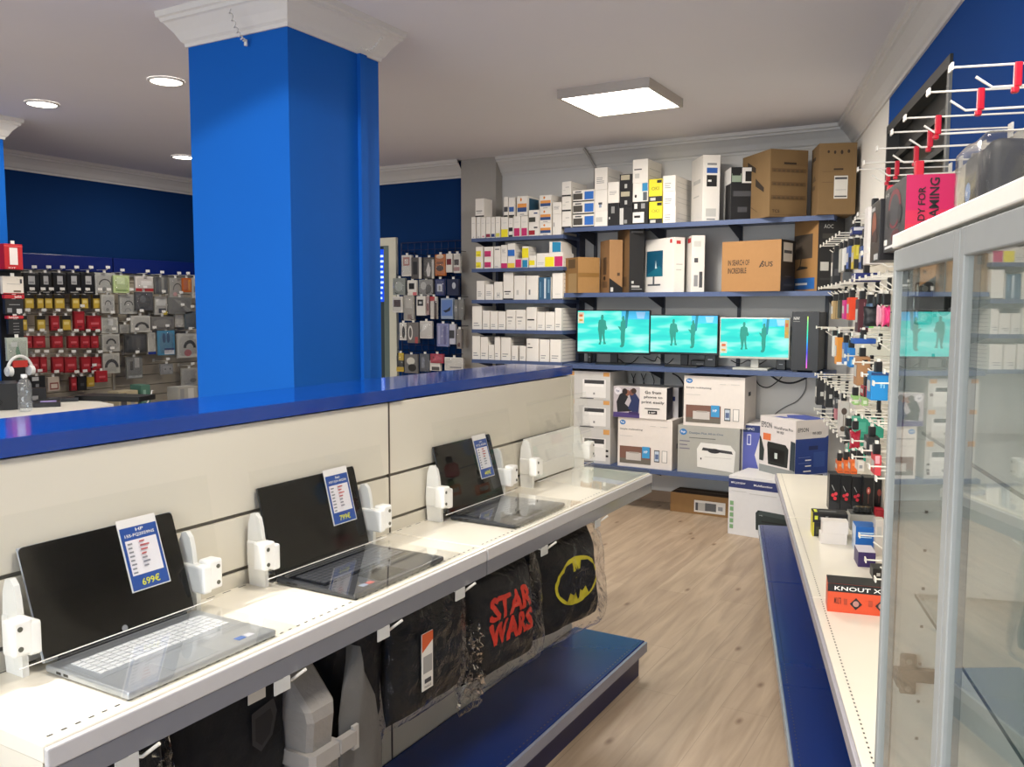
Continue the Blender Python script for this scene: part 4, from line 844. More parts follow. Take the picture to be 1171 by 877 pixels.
simple = lambda: hp_logo(.09,.90,.055,.9)+[('t',.04,.74,.42,.045,'Simple multitasking',DGR),(.04,.28,.62,.63,LGR),(.04,.62,.07,.42,P('7a5648')),(.04,.62,.07,.17,P('6c665c')),(.16,.44,.14,.30,P('c8c2bc')),(.22,.4,.28,.31,P('a8a098')),(.46,.60,.20,.43,P('3c96cc')),('t',.49,.3,.07,.05,'HP',WHT),(.68,.78,.14,.38,P('40403e')),(.69,.77,.16,.36,P('c0ccd8')),(.70,.76,.2,.3,P('5a6a90')),(.82,.92,.14,.38,P('8a8a86')),(.83,.91,.15,.37,P('ebe6e0')),(.6,.7,.85,.86,LGR),(.78,.92,.85,.86,LGR)]
zz = stack(706.5,769,(478.5,),z0,[('white printer carton with a small photo and blue logo under the picture carton',P('e4dcd4',.45),simple(),[(.3,.7,.4,.5,GRY)])],'printer_carton','printer carton',.34)
people = [(0,.5,0,1,P('b8b0b4')),(0,.5,0,.16,P('4c3c78')),('p',[(.08,.16),(.06,.5),(.12,.74),(.22,.84),(.28,.66),(.22,.45),(.38,.22),(.2,.18)],P('1c1c20')),('p',[(.48,.2),(.5,.6),(.42,.80),(.30,.78),(.34,.55),(.28,.3),(.36,.2)],P('24305c')),('e',.27,.80,.045,.10,P('8a5844')),('e',.35,.82,.045,.10,P('7c5044')),('e',.22,.84,.05,.1,P('2a1c1a')),('e',.39,.87,.05,.09,P('3c2a22')),(.30,.48,.1,.2,P('3c2c60'))]
x, w, h = on_shelf(702,763,442.5,zz)
carton('photo_printer_carton','printer carton with a photo of two people and bold black words at right','printer carton',x,YG-.01,zz,w,.14,h,P('e6e0da',.45),people+[('e',.09,.85,.07,.12,P('dcd8dc')),('t',.055,.80,.06,.09,'hp',NAVY),('t',.60,.80,.30,.10,'Go from',BLK),('t',.585,.64,.34,.10,'phone to',BLK),('t',.54,.47,.42,.11,'print easily',BLK),(.60,.88,.32,.345,BLK),(.66,.83,.16,.27,BLK),('t',.68,.18,.12,.05,'HP',WHT)],[(0,1,0,1,P('282630'))])
x, w, h = on_shelf(706,776,441.5,zz,6.62)
carton('printer_carton','white and dark blue carton standing behind the picture carton','printer carton',x,6.62,zz,w,.2,h,P('d4d2d0',.45),[(.0,1,.0,1,P('c4c2c4')),(.8,.95,.55,.7,NAVY)],[(.0,.5,0,1,P('303038'))])
zz = stack(775,846,(488,),z0,[('grey printer carton with a large picture of a white printer and blue logo',P('a9a8a0',.5),hp_logo(.09,.86,.06,1.1)+[('t',.19,.82,.55,.055,'DeskJet Plus All-in-One',P('5a6a80')),(.19,.62,.74,.755,P('6a6a68')),(.03,.2,.66,.68,P('706c80')),(.03,.16,.58,.60,P('706c80')),(.03,.2,.50,.52,P('706c80')),('p',[(.33,.14),(.92,.08),(.94,.52),(.86,.64),(.38,.66),(.32,.52)],P('e4e2dc')),('p',[(.40,.50),(.90,.46),(.88,.52),(.42,.56)],P('3a3a3c')),('e',.60,.50,.10,.05,P('242428')),(.38,.40,.3,.34,BLK),(.45,.88,.36,.37,LGR)],[(.05,.1,0,1,P('7a7a76'))])],'printer_carton','printer carton',.34)
stack(782,852,(430.5,),zz,[('white printer carton with a small photo and blue logo on the grey printer carton',P('e4dcd4',.45),simple(),[(.3,.5,.62,.7,BLK)])],'printer_carton','printer carton',.34)
# blue and white tall carton at the end of the low shelf
x, w, h = on_shelf(852,882,485,z0,6.5)
carton('printer_carton','upright white and violet-blue printer carton behind the black printer picture carton','printer carton',-1.60,6.5,z0+.001,.25,.3,h,P('e0dcd8',.45),[('p',[(.04,.08),(.56,.08),(.40,.42),(.56,.8),(.56,.92),(.04,.92)],P('5a62b0')),(.04,.56,.84,.97,P('24346c')),('t',.08,.88,.3,.04,'MFC',WHT),(.16,.28,.6,.8,P('d8dcec')),(.18,.26,.62,.78,P('5a62b0'))])
# floor cartons
p = atz(768,583,0)
b0 = atz(832,594,0)
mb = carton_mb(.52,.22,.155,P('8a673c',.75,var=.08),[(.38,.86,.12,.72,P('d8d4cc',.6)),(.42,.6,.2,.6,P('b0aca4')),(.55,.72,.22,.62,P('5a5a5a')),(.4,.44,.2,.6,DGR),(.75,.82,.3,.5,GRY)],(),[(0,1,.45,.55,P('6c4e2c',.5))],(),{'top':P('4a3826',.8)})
tag(mb.build('cardboard_carton', None, (p.x+.26, 6.55, 0), -.02), 'flat brown carton with a white shipping label on the floor under the low shelf', 'carton')
mfcw, mfch = .44, .425
mc = Vector((-1.70, 6.09, 0)); rz = -.12; dv = Vector((math.cos(rz), math.sin(rz), 0))
pr_bl = [('p',[(.47,.14),(.46,.42),(.50,.47),(.98,.44),(1,.1)],P('26302e')),('p',[(.50,.40),(.98,.37),(.96,.45),(.54,.47)],P('3c4644')),(.56,.92,.28,.30,P('101414')),('t',.52,.38,.06,.02,'Canon' if False else 'mfc',P('a8b0ac'))]
mb = carton_mb(mfcw,.36,mfch,P('dcdad8',.45),[(0,1,.80,.95,P('2a3468')),('t',.04,.86,.24,.04,'MFC-J1010DW',WHT),('t',.42,.86,.30,.035,'Multifunction',WHT),(.05,.3,.74,.75,LGR),(.35,.8,.72,.73,LGR)]+pr_bl+[(.03,.09,.1+.1*k,.17+.1*k,P('7fa878')) for k in range(5)],(),(),())
tag(mb.build('printer_carton', None, mc+dv*(mfcw/2), rz), 'large white printer carton with a dark blue band standing on the floor', 'printer carton')
# carton with black printer picture, on the floor carton, corner towards the viewer
q = atz(868,538,mfch); zc = mfch
corner = None
rz2 = -.62
fdir = Vector((math.cos(rz2), math.sin(rz2), 0)); A_ = Vector((q.x, q.y, zc)); lo, hi = .1, .8
for _ in range(40):
    mid = (lo+hi)/2; v = A_+fdir*mid+Vector((0,0,.2))-CAM; sx = CX+FPX*v.dot(CR)/v.dot(_f)
    if sx < 909.5: lo = mid
    else: hi = mid
we = lo; zt = aty(868, 474.5, A_.y).z
mb = carton_mb(we,.30,zt-zc,P('ddd6d2',.45),[(0,1,0,.13,P('8a8e8c')),('t',.04,.80,.30,.10,'EPSON',DGR),('t',.40,.80,.52,.05,'WorkForce Pro',DGR),('t',.48,.73,.20,.045,'WF-3820',DGR),(.10,.32,.58,.70,P('e07848')),('p',[(.26,.16),(.80,.16),(.82,.48),(.74,.55),(.24,.56),(.22,.5)],P('222624')),('p',[(.30,.22),(.72,.2),(.72,.44),(.30,.46)],P('0c0e0e')),(.44,.52,.28,.38,P('c8d0c8')),('p',[(0,.2),(.12,.2),(.14,.4),(.04,.62),(0,.64)],P('2c3434')),('p',[(.86,.14),(1,.13),(1,.62),(.88,.64)],P('303c44'))],
 [(0,1,.02,.68,P('173a86')),('p',[(0,.62),(.5,.60),(.85,.66),(1,.72),(1,.5),(0,.5)],P('173a86')),('t',.06,.80,.32,.07,'EPSON',DGR),('t',.5,.74,.28,.05,'WF-3820',DGR),(.40,.68,.48,.55,P('10245c')),(.1,.45,.36,.365,P('8090c0')),(.3,.48,.3,.32,WHT),(.1,.45,.26,.265,P('8090c0')),(.3,.48,.2,.22,WHT),(.25,.48,.11,.13,WHT),(.55,.9,.18,.44,P('2a4c94')),(.38,.98,.0,.06,P('a8b0c8')),(.5,.85,.0,.045,BLK)],
 [('p',[(.35,1),(1,.9),(1,.3),(.55,.25),(.2,.6)],P('4c5cae')),(.3,.6,.1,.3,P('5c6cb8'))],())
tag(mb.build('printer_carton', None, A_+fdir*(we/2), rz2), 'printer carton with a black printer picture and deep blue side, corner facing the aisle', 'printer carton')
# ================================================================ RIGHT-HAND SHELVING
RZ = ANG
NP = .80
t = thing('gondola', 'cream wall shelving with blue base and long white shelf along the right wall', 'shelving', (0, 0, 0), RZ)
RE, RS0 = 5.9, 1.60; NS_, ZSR = .328, .53; NB_, ZB = .230, .18
rc = [RS0, 2.05, 3.35, 4.65, RE]
for a, b in zip(rc[:-1], rc[1:]):
    mb = MB(); mb.box(NS_, NP, a+.002, b-.002, ZSR-.03, ZSR, M_white, bev=.002)
    y = a+.02
    while y < b-.02: mb.quad((NS_+.026, y, ZSR+.0006), (NS_+.0305, y, ZSR+.0006), (NS_+.0305, y+.009, ZSR+.0006), (NS_+.026, y+.009, ZSR+.0006), P('3a3a36', .6)); y += .025
    s_ = mb.build('shelf', t)
    mb = MB(); mb.box(NS_-.012, NS_, a+.002, b-.002, ZSR-.045, ZSR-.003, P('a6a4ac', .25, spec=.7), bev=.003); mb.build('price_rail', s_)
    mb = MB(); mb.box(NB_, NP, a+.002, b-.002, ZB-.02, ZB, M_blue_sh, bev=.002)
    y = a+.02
    while y < b-.02: mb.quad((NB_+.016, y, ZB+.0006), (NB_+.020, y, ZB+.0006), (NB_+.020, y+.009, ZB+.0006), (NB_+.016, y+.009, ZB+.0006), P('050a20', .6)); y += .025
    s_ = mb.build('base_deck', t)
    mb = MB(); mb.box(NB_-.010, NB_, a+.002, b-.002, ZB-.05, ZB-.003, P('8c98a4', .25, spec=.7), bev=.003); mb.build('deck_edging', s_)
mb = MB(); mb.box(NB_+.04, NP, RS0, RE-.01, 0, ZB-.02, P('0b1a50', .4)); mb.build('kick_panel', t)
mb = MB()
for k, (z0, z1) in enumerate([(ZB, ZSR-.03)] + [(ZSR+.002+.265*i, ZSR+.262+.265*i) for i in range(6)]):
    mb.box(NP, NP+.02, RS0-1.6, RE, z0, z1, M_panel if k else M_blue_sh)
mb.build('back_panel', t)
mb = MB()
for r_ in rc: mb.box(NP+.002, NP+.035, r_-.012, r_+.012, 0, 2.14, P('8a867c', .5))
mb.build('upright', t)

# ---------------- peg hooks (double wire, price flag, clip)
def make_hook(label, n, r, z, L, clip, group, flag=True, drop=.045):
    h = thing('display_hook', label, 'hook', RF(NP, r, z), RZ, group)
    mb = MB(); ll = max(.06, NP-n)
    mb.box(-.006, -.001, -.02, .02, -.03, .012, M_hook); mb.tube([(-.003, 0, -drop), (-ll+.085, 0, -drop-.003), (-ll+.05, 0, -drop+.022)], .0032, M_hook, 6); mb.build('peg_wire', h)
    mb = MB(); mb.tube([(-.003, 0, 0), (-ll, 0, 0)], .0028, M_hook, 6); mb.box(-ll-.003, -ll+.001, -.016, .016, -.008, .008, M_hook); mb.build('tag_wire', h)
    if clip:
        mb = MB(); cm = P('c41c30', .35) if clip == 'r' else P('101012', .4); x = -ll*random.uniform(.5, .75) if clip == 'r' else -ll+.11
        mb.box(x-.008, x+.008, -.007, .007, -drop-.004, .004, cm, bev=.003); mb.box(x-.012, x+.003, -.009, .009, -drop-.018, -drop-.004, cm, bev=.004); mb.build('clip', h)
    return h
def R_of(px_, py_, N): return atn(px_, py_, N)
hooks = []
def hook_line(tips, zz, rowname, clip, group, N=.5, ends=None):
    for k, (x, y) in enumerate(tips):
        n, r, z = atn(x, y, N); where = 'nearest the camera' if k == 0 else ('farthest from the camera' if k == len(tips)-1 else ORD[k]+' from the camera')
        make_hook('white peg hook in the %s, %s' % (rowname, where), N, r, zz if zz else z, .3, clip if (k % 2 == 0 or clip == 'r') else None, group)
hook_line([(1088,83),(1062,110),(1035,137),(1020,155),(1003,171),(988,185),(981,197)], 2.14, 'top row with red clips', 'r', 'top row of hooks', .47)
hook_line([(981,245),(978,250),(976,254)], None, 'short row beside the brown carton', None, 'short upper hooks', .55)
hook_line([(960,266),(956,269),(952,271.5),(949,274),(945.5,276),(942,278),(938.5,280)], 1.965, 'row above the white and yellow packs', None, 'second row of hooks', .5)
hook_line([(1012,303),(1002,306),(993,308),(985,311)], 1.80, 'near row below the large white pack', None, 'near middle hooks', .45)
hook_line([(1014,317),(1005,319),(997,320.5),(990,322),(983,324),(977,325),(972,326),(966,327),(961,328),(956,329),(951,329),(947,330),(943,330),(939.5,331),(936.5,331)], 1.725, 'long row above the maroon pack', 'b', 'long row of hooks', .5)
hook_line([(1006,376),(990,374.5),(975,373),(960,372.5),(948,372),(940,371.5),(934,371)], 1.50, 'row at eye level', 'b', 'eye-level hooks', .5)
hook_line([(1012,407),(1000,403),(988,399),(978,393),(967,390)], 1.40, 'row above the blue packs', 'b', 'hooks above the blue packs', .5)
hook_line([(999,438),(986,428),(976,414)], None, 'row by the tan pack', None, 'long hooks by the tan pack', .45)
hook_line([(973,450),(966,446),(960,442),(955.5,439),(951,436),(947,433),(943.5,431),(939.5,428.5),(936,427),(932.5,425)], 1.225, 'row above the black pouches', 'b', 'hooks above the black pouches', .5)
hook_line([(1005,484),(995,480),(986,476),(979,472),(973,469)], None, 'row through the green packs', 'b', 'hooks by the green packs', .5)
hook_line([(962,502),(957.5,498),(953,494),(949.5,491),(946,488),(942.5,485),(939,482),(935,479.5),(931,477.5)], 1.02, 'lower row beside the blue printed carton', 'b', 'lower hooks', .5)
hook_line([(986,515),(975,504)], None, 'row over the teal pack', None, 'hooks over the teal pack', .46)
hook_line([(1002,547),(994,533),(975,522)], None, 'row below the teal pack', None, 'hooks below the teal pack', .46)
hook_line([(983,612),(990,640),(1001,662)], None, 'lowest pegs over the white shelf', None, 'lowest hooks', .5)

# ---------------- packs hanging on the pegs / cartons on the shelf
def pack(name, label, cat, rect, N0, m, decals=(), d=.09, kind='card', clip=True, group=None, header=True):
    x0, x1, y0, y1 = rect; n0, r, z1 = atn(x0, y0, N0); _, _, z0 = atr(x0, y1, r); n1, _, _ = atr(x1, (y0+y1)/2, r)
    w = n1-n0; h = z1-z0; t = thing(name, label, cat, RF((n0+n1)/2, r, z0), RZ, group)
    mb = MB()
    if kind == 'card':
        mb.box(-w/2, w/2, 0, d, 0, h, m, bev=min(.003, w*.1)); face_decals(mb, (-w/2, 0, 0), (1,0,0), (0,0,1), w, h, decals); face_decals(mb, (-w/2, d, 0), (0,-1,0), (0,0,1), d, h, [(.15,.85,.3,.7,LGR)] if decals else [])
    elif kind == 'pouch': 
        puff(mb, max(w, d), h, min(w, d)*1.0, m, n=12, seed=len(label), amp=.004, cz=h/2, cy=d/2)
        face_decals(mb, (-w*.3, -min(w, d)*.1, 0), (1,0,0), (0,0,1), w*.6, h, decals)
    elif kind == 'oval':
        puff(mb, w, h, d, m, n=14, seed=len(label), amp=.002, cz=h/2, cy=d/2, pinch=.3); 
    mb.build('body', t)
    if header:
        mb = MB(); mb.box(-.012, .012, d*.35, d*.65, h-.002, h+.035, P('101012', .4), bev=.003); mb.box(-.005, .005, d*.4, d*.6, h+.035, h+.045, M_hook); mb.build('hang_tab', t)
    return t
O_, MR = P('d8481c', .5), P('4c1420', .5)
packs = [
 ('accessory_pack','large white blank-backed pack hanging by the white wall','pack',(993,1011,236,302),.52,P('eae4de',.5),[]),
 ('accessory_pack','narrow white pack left of the large blank-backed one','pack',(989.5,993,270,291),.56,P('dcd6d0',.5),[]),
 ('accessory_pack','navy pack hanging beside the brown carton','pack',(975,989,259,268),.55,P('1c2c6c',.5),[(.1,.9,.5,.9,P('d8d8dc'))]),
 ('accessory_pack','black narrow packs hanging against the dark monitor carton','pack',(953,962,288,327),.52,P('1c1e22',.5),[(.2,.8,.3,.5,DGR)]),
 ('accessory_pack','slanted grey-white pack beside the black narrow packs','pack',(962,966,284,311),.54,P('a8a8a0',.5),[]),
 ('accessory_pack','white narrow pack left of the blue and yellow ones','pack',(966,971,283,309),.54,P('dcdcd8',.5),[]),
 ('accessory_pack','blue to black fading pack, left of the yellow one','pack',(971,976.5,281,307),.54,P('3c5ca0',.5),[(0,1,0,.5,P('14182c'))]),
 ('accessory_pack','yellow to black fading pack','pack',(977,985,280,307),.53,P('c8b428',.5),[(0,1,0,.4,P('1c1c18')),(.3,.6,.55,.95,P('e0d050'))]),
 ('accessory_pack','blue to black fading pack, right of the yellow one','pack',(985.5,991,281,307),.55,P('34508c',.5),[(0,1,0,.5,P('14182c'))]),
 ('blister_pack','clear blister below the narrow white pack','pack',(964,975,311,326),.53,P('565a5c',.3),[]),
 ('accessory_pack','wide navy pack below the large blank-backed one','pack',(977,1008,312,322),.50,P('16246c',.5),[(.0,.04,.1,.9,WHT)]),
 ('phone_case_pack','beige strap hanging at the left of the colourful row','phone case',(953,960,344,365),.52,P('b89c6c',.6),[(.4,.5,0,1,P('7c6844'))]),
 ('phone_case_pack','dark olive strap hanging beside the beige one','phone case',(960.5,965,343,364),.53,P('3c3c2c',.6),[]),
 ('phone_case_pack','magenta phone case hanging in the colourful row','phone case',(966,971,343,365),.53,P('cc2c84',.5),[(.7,.95,.0,.5,P('284c2c'))]),
 ('phone_case_pack','orange-red phone case pack in the colourful row','phone case',(971.5,980.5,340,366),.53,P('e84418',.5),[(.8,1,.0,1,P('c03c20'))]),
 ('phone_case_pack','long maroon case with a small white mark','phone case',(982,993.5,342,380),.52,MR,[('t',.25,.08,.4,.06,'HE',WHT),(.5,.6,.5,.9,P('8c5c60'))]),
 ('phone_case_pack','teal and lime phone case right of the maroon one','phone case',(994.5,999.5,347,375),.53,P('1c5a78',.5),[(0,1,0,.4,P('7cc864')),(0,1,.7,1,P('5c7494'))]),
 ('cable_pouch','black tapered pouch left of the pink ones','pouch',(1000,1009,350,374),.51,P('14161a',.5),[(.5,.7,.2,.4,P('2c6c3c'))],'pouch'),
 ('phone_case_pack','pale pink rounded case near the cabinet','phone case',(1006,1012,347,374),.50,P('eaa0b4',.4),[],'oval'),
 ('phone_case_pack','bright pink rounded case touching the cabinet edge','phone case',(1012,1020,348,375),.49,P('e02c74',.4),[],'oval'),
 ('accessory_pack','slim white box behind the orange pack','pack',(954,957.5,384,408),.54,P('dcdad4',.5),[]),
 ('accessory_pack','orange pack with a white foot','pack',(957.5,965.5,386,417),.51,P('e4942c',.5),[(0,1,0,.1,WHT)]),
 ('accessory_pack','blue pack with a white foot right of the orange one','pack',(966,971.5,392,417),.53,P('3c74b8',.5),[(0,.6,0,.15,WHT)]),
 ('accessory_pack','brighter blue pack hanging lower beside the first blue one','pack',(972,978,398,420),.53,P('1c7ccc',.5),[(.2,.6,.1,.4,P('5ca8dc'))]),
 ('accessory_pack','flat royal blue pack lying along the row','pack',(976,1002,387,393),.50,P('2458b0',.5),[]),
 ('accessory_pack','tan cardboard pack above the small red one','pack',(980.5,995,408,441),.50,P('a87c54',.7),[(.4,.8,.8,.9,BLK)]),
 ('accessory_pack','small dark red pack below the tan one','pack',(988,999,442,454),.50,P('a41c28',.45),[(0,.2,0,1,P('2c1414'))]),
 ('accessory_pack','large sky blue pack beside the cabinet','pack',(996.5,1016,426,458),.47,P('1484c8',.5),[('t',.5,.45,.3,.2,'fi',P('8cc8e8')),(0,1,.9,1,P('1c3c6c'))]),
 ('cable_pouch','black pouch with a white square, left of two','pouch',(934.5,944.5,434,463),.51,P('1c1c20',.45),[(.4,.75,.35,.52,P('c8c8c4'))],'card'),
 ('cable_pouch','black pouch with a white square, right of two','pouch',(945,954,440,466),.52,P('1c1c20',.45),[(.4,.75,.4,.58,P('c8c8c4'))],'card'),
 ('cable_pouch','grey-black pouch behind the pair with white squares','pouch',(955,960,455,467),.53,P('3c3c40',.45),[(.2,.8,.5,.9,P('8c8c8c'))],'card'),
 ('accessory_pack','small dusty pink pack under the black pouches','pack',(956,960,467,480),.54,P('b8747c',.5),[]),
 ('brush_pack','white card with a brown brush and lens shapes','pack',(961,971,459,499),.52,P('cac4bc',.45),[('e',.45,.72,.3,.1,P('54443c')),(.35,.42,.3,.62,P('7c6c5c')),(.55,.62,.3,.62,P('7c6c5c')),('e',.35,.22,.3,.08,P('5c4c40'))]),
 ('accessory_pack','small lime green card, left of two','pack',(976,983,453,463),.52,P('9ccc7c',.5),[(.2,.8,.2,.6,P('d8ecc8'))]),
 ('accessory_pack','small lime green card, right of two','pack',(986,993,454,464),.51,P('a4cc84',.5),[(.2,.8,.2,.6,P('e0f0d0'))]),
 ('accessory_pack','broad teal pack behind the upper pegs','pack',(977,1011,478,500),.56,P('38a88c',.45),[(.1,.4,.3,.8,P('58c0a4'))]),
 ('accessory_pack','teal pack hanging behind the red oval case','pack',(971,991,482,527),.58,P('34b498',.4),[(.2,.5,.1,.3,P('78d8c4'))]),
 ('earphone_case','glossy red oval case in front of the teal pack','case',(973,986,492,516),.50,P('a81c34',.25),[],'oval'),
 ('cable_pouch','black oval coil of cable left of the red oval case','cable coil',(967,976,488,510),.53,P('141618',.5),[],'oval'),
 ('cable_pouch','black net of small parts beside the cabinet','pouch',(992,1006,500,521),.50,P('24282a',.5),[(.2,.4,.3,.6,LGR)],'card'),
 ('accessory_pack','red and pink pack low beside the cabinet edge','pack',(1001,1008,521,544),.49,P('c83c44',.5),[(0,.7,.6,1,P('dca0a8'))]),
 ('accessory_pack','small white pack right of the three orange ones','pack',(981.5,988.5,527,539),.50,P('d8d0c4',.5),[(.2,.7,.3,.6,GRY)]),
]
for k in range(3): packs.append(('accessory_pack', 'small orange cardboard pack, %s of three in a row' % ('leftmost','middle','rightmost')[k], 'pack', (958+7.6*k, 965+7.8*k, 528-.8*k, 541+.6*k), .50, P('d4601c', .55), [(.1,.9,.1,.2,P('a84414')),(.2,.6,.6,.8,P('e88848'))]))
for it in packs:
    nm, lb, ct, rc_, N0, m, dec = it[:7]; kd = it[7] if len(it) > 7 else 'card'
    pack(nm, lb, ct, rc_, N0, m, dec, kind=kd)
# filler goods farther back on the pegs (small dark and pale cards close to the panel)
def on_rshelf(name, label, cat, rect, m, decals=(), d=.12, zb=ZSR, group=None, rz=0, top=None, left=()):
    x0, x1, y0, y1 = rect; a = atz(x0, y1, zb); n0, r, _ = NRZ(a); n1, _, _ = atr(x1, y1, r); _, _, z1 = atr(x0, y0, r)
    w = n1-n0; h = z1-zb; mb = carton_mb(w, d, h, m, decals, (), (), left, {'top': top} if top else None)
    return tag(mb.build(name, None, RF((n0+n1)/2, r, zb), RZ+rz), label, cat, group), (n0, n1, r, zb+h)
redf = [('e',.35,.42,.16,.05,P('d82c3c')),('e',.62,.46,.15,.05,P('e04454')),('e',.55,.33,.16,.05,P('d82c3c')),('p',[(.2,.7),(.26,.7),(.5,.55),(.45,.55)],P('c8c8c8')),('p',[(.0,.3),(1,.18),(1,0),(0,0)],P('2a2c32'))]
for k in range(3):
    on_rshelf('game_controller_box', 'tall black box with red round emblems, %s of three standing on the white shelf' % ('leftmost','middle','rightmost')[k], 'box', (947.5+12.8*k, 960+12.8*k, 542+1.5*k, 583+.5*k), P('131418',.35), redf, .10, group='tall black boxes with red emblems')
on_rshelf('earphone_box','black box with a small reddish lamp picture, left of two on the shelf','box',(986.5,998,546,588),P('141416',.35),[('e',.5,.65,.2,.1,P('b04c40')),('e',.5,.65,.08,.05,P('e8b0a0')),(.46,.54,.3,.55,P('6c3c34')),(.1,.4,0,.15,P('c8c4b8'))],.1)
on_rshelf('earphone_box','black box with a small reddish lamp picture, right of two by the cabinet','box',(999,1010,547,587),P('141416',.35),[('e',.5,.6,.2,.1,P('9c4438')),(.46,.54,.3,.5,P('6c3c34'))],.1)
o, fb = on_rshelf('cartridge_box','black and yellow box lying flat, lower of two on the white shelf','box',(929,969,597,613),P('17171a',.4),[(.0,.04,0,1,P('d8cc3c')),(.1,.3,.2,.7,P('3c3c20'))],.10,left=[(0,1,0,1,P('d8cc3c'))])
n0, n1, r, zt = fb
w = n1-n0; mb = carton_mb(w,.10,.045,P('17171a',.4),[(.05,.14,.3,.7,P('d8e040')),(.2,.3,.3,.6,P('8c8c8c')),(.36,.44,.3,.7,P('9c9c9c')),(.5,.66,.3,.6,P('8c8c8c')),(.74,.84,.3,.6,P('3c5c9c'))],(),[(.05,.14,.2,.8,P('d8e040')),(.2,.7,.3,.6,P('6c6c6c'))],[(0,1,0,1,P('d8cc3c'))])
tag(mb.build('cartridge_box', None, RF((n0+n1)/2, r, zt), RZ), 'black and yellow box lying flat, upper of two on the white shelf', 'box')
o, fb = on_rshelf('white_box','small plain white box, lower of two in front of the black and yellow boxes','box',(938,968.5,609.5,621.5),P('e0dad4',.45),(),.07)
n0, n1, r, zt = fb
a_, _, _ = atr(940.5,604,r); b_, _, zt2 = atr(970.5,597.5,r)
mb = carton_mb(b_-a_,.075,zt2-zt,P('e2dcd6',.45)); tag(mb.build('white_box', None, RF((a_+b_)/2, r, zt), RZ), 'small plain white box, upper of two in front of the black and yellow boxes', 'box')
o, fb = on_rshelf('accessory_tray','open grey tray holding dark rolled goods beside the blue box','tray',(972,1000,588,606),P('9a9a98',.5),[(.0,1,.0,1,P('b4b2ac'))],.12,top=P('4a4a48',.6))
n0, n1, r, zt = fb
for k in range(3):
    mb = MB(); puff(mb, .05, .035, .05, P('1c1e1c', .5), n=8, seed=k, cz=.015); mb.lathe([(.012,.02),(.014,.03),(.006,.034)], P('5c4c30', .5), 10)
    tag(mb.build('rolled_cable', None, RF(n0+.04+(n1-n0-.07)*k/2, r+.05, zt), RZ), 'dark rolled cable in the grey tray, %s of three' % ('left','middle','right')[k], 'cable roll', 'rolled cables in the tray')
on_rshelf('sanitizer_box','bright blue box with small white lines of text','box',(978,1001,602,630),P('1464b8',.45),[(.15,.9,.72,.78,P('b8d8f0')),(.15,.8,.56,.60,P('b8d8f0')),(0,1,0,.12,P('0c4c94'))],.11,left=[(0,1,0,1,P('c8d4e8'))])
on_rshelf('accessory_box','dark purple box with a pale top lying on the white shelf','box',(981,1001,631,648),P('38285c',.45),[],.12,top=P('d0ccd4',.5))
on_rshelf('accessory_box','tall cream box partly behind the cabinet edge','box',(1000,1010,594,634),P('d6cec4',.5),[(.2,.7,.5,.8,LGR)],.06)
on_rshelf('accessory_box','small crimson box on the shelf by the cabinet','box',(1002,1011,583,593.5),P('a81c2c',.4),[],.08,zb=ZSR+.0)
on_rshelf('mouse_pack','small black object lying below the lowest peg','mouse',(998,1012,650,662),P('18181a',.4),[(.3,.6,.3,.6,LGR)],.08)
# orange and black box with large white lettering
a = atz(946,699.5,ZSR); n0, r, _ = NRZ(a); n1, _, _ = atr(1024, 707, r); _, _, z1 = atr(946,667,r)
w = n1-n0; h = z1-ZSR
mb = carton_mb(w,.10,h,P('d8502c',.4),[(0,1,.72,1,P('18181a')),('t',.10,.78,.68,.14,'KNOUT X',WHT),('t',.10,.30,.10,.22,'MULTI',P('5c2014')),('p',[(.33,.34),(.42,.14),(.51,.34),(.42,.56)],P('201c1c')),('e',.42,.35,.045,.10,P('b8847c')),('p',[(.70,.34),(.79,.14),(.88,.34),(.79,.56)],P('201c1c')),('e',.79,.35,.045,.10,P('b8847c')),(.24,.29,.3,.5,P('b04428')),(.6,.66,.3,.5,P('b04428'))],(),[(0,1,0,1,P('18181a'))])
tag(mb.build('headset_box', None, RF(n0+w/2*math.cos(-.06), r, ZSR), RZ-.05), 'orange box with a black lid band and large white lettering on the white shelf', 'box')

# ---------------- headset boxes and backpack hanging from the top row, broad side to the aisle
RB = ANG-PI/2
N0 = .45
_, ra, za = atn(1037, 200, N0); _, rb_, _ = atn(1013, 213, N0); zb_ = atn(1014, 288, N0)[2]; n1 = atr(1093, 200, ra)[0]
w, d, h = rb_-ra, n1-N0, za-zb_
t = thing('headset_box', 'magenta-red and grey gaming headset box with black lettering hanging above the cabinet', 'box', RF(N0, (ra+rb_)/2, zb_), RB)
mb = carton_mb(w, d, h, P('3a3a3e', .35), [('e',.5,.62,.30,.30,P('7c2430')),('e',.5,.60,.23,.24,P('3a3a3e')),('e',.24,.5,.09,.14,P('202024')),('e',.76,.5,.09,.14,P('202024')),('e',.6,.2,.2,.10,P('5c2028')),('t',.06,.86,.2,.06,'HS',LGR),(.1,.5,.04,.08,WHT)],
   [(0,1,0,1,P('b01c50', .4)),(0,1,0,.3,P('c43040', .4)),(0,1,.3,.5,P('bc2848', .4))], mats=None)
mb.text('READY FOR', (w/2+.003, d*.40, .02), (0,0,1), (0,-1,0), d*.15, BLK, width=h*.72)
mb.text('GAMING', (w/2+.003, d*.68, .05), (0,0,1), (0,-1,0), d*.20, BLK, width=h*.68); mb.build('box', t)
mb = MB(); mb.box(-.012, .012, d*.4, d*.6, h-.002, h+.06, P('c41c30', .4), bev=.003); mb.build('hang_tab', t)
t = thing('headset_box', 'black headset box with an orange face picture behind the magenta-red one', 'box', RF(N0-.01, ra+w+.105, zb_-.02), RB)
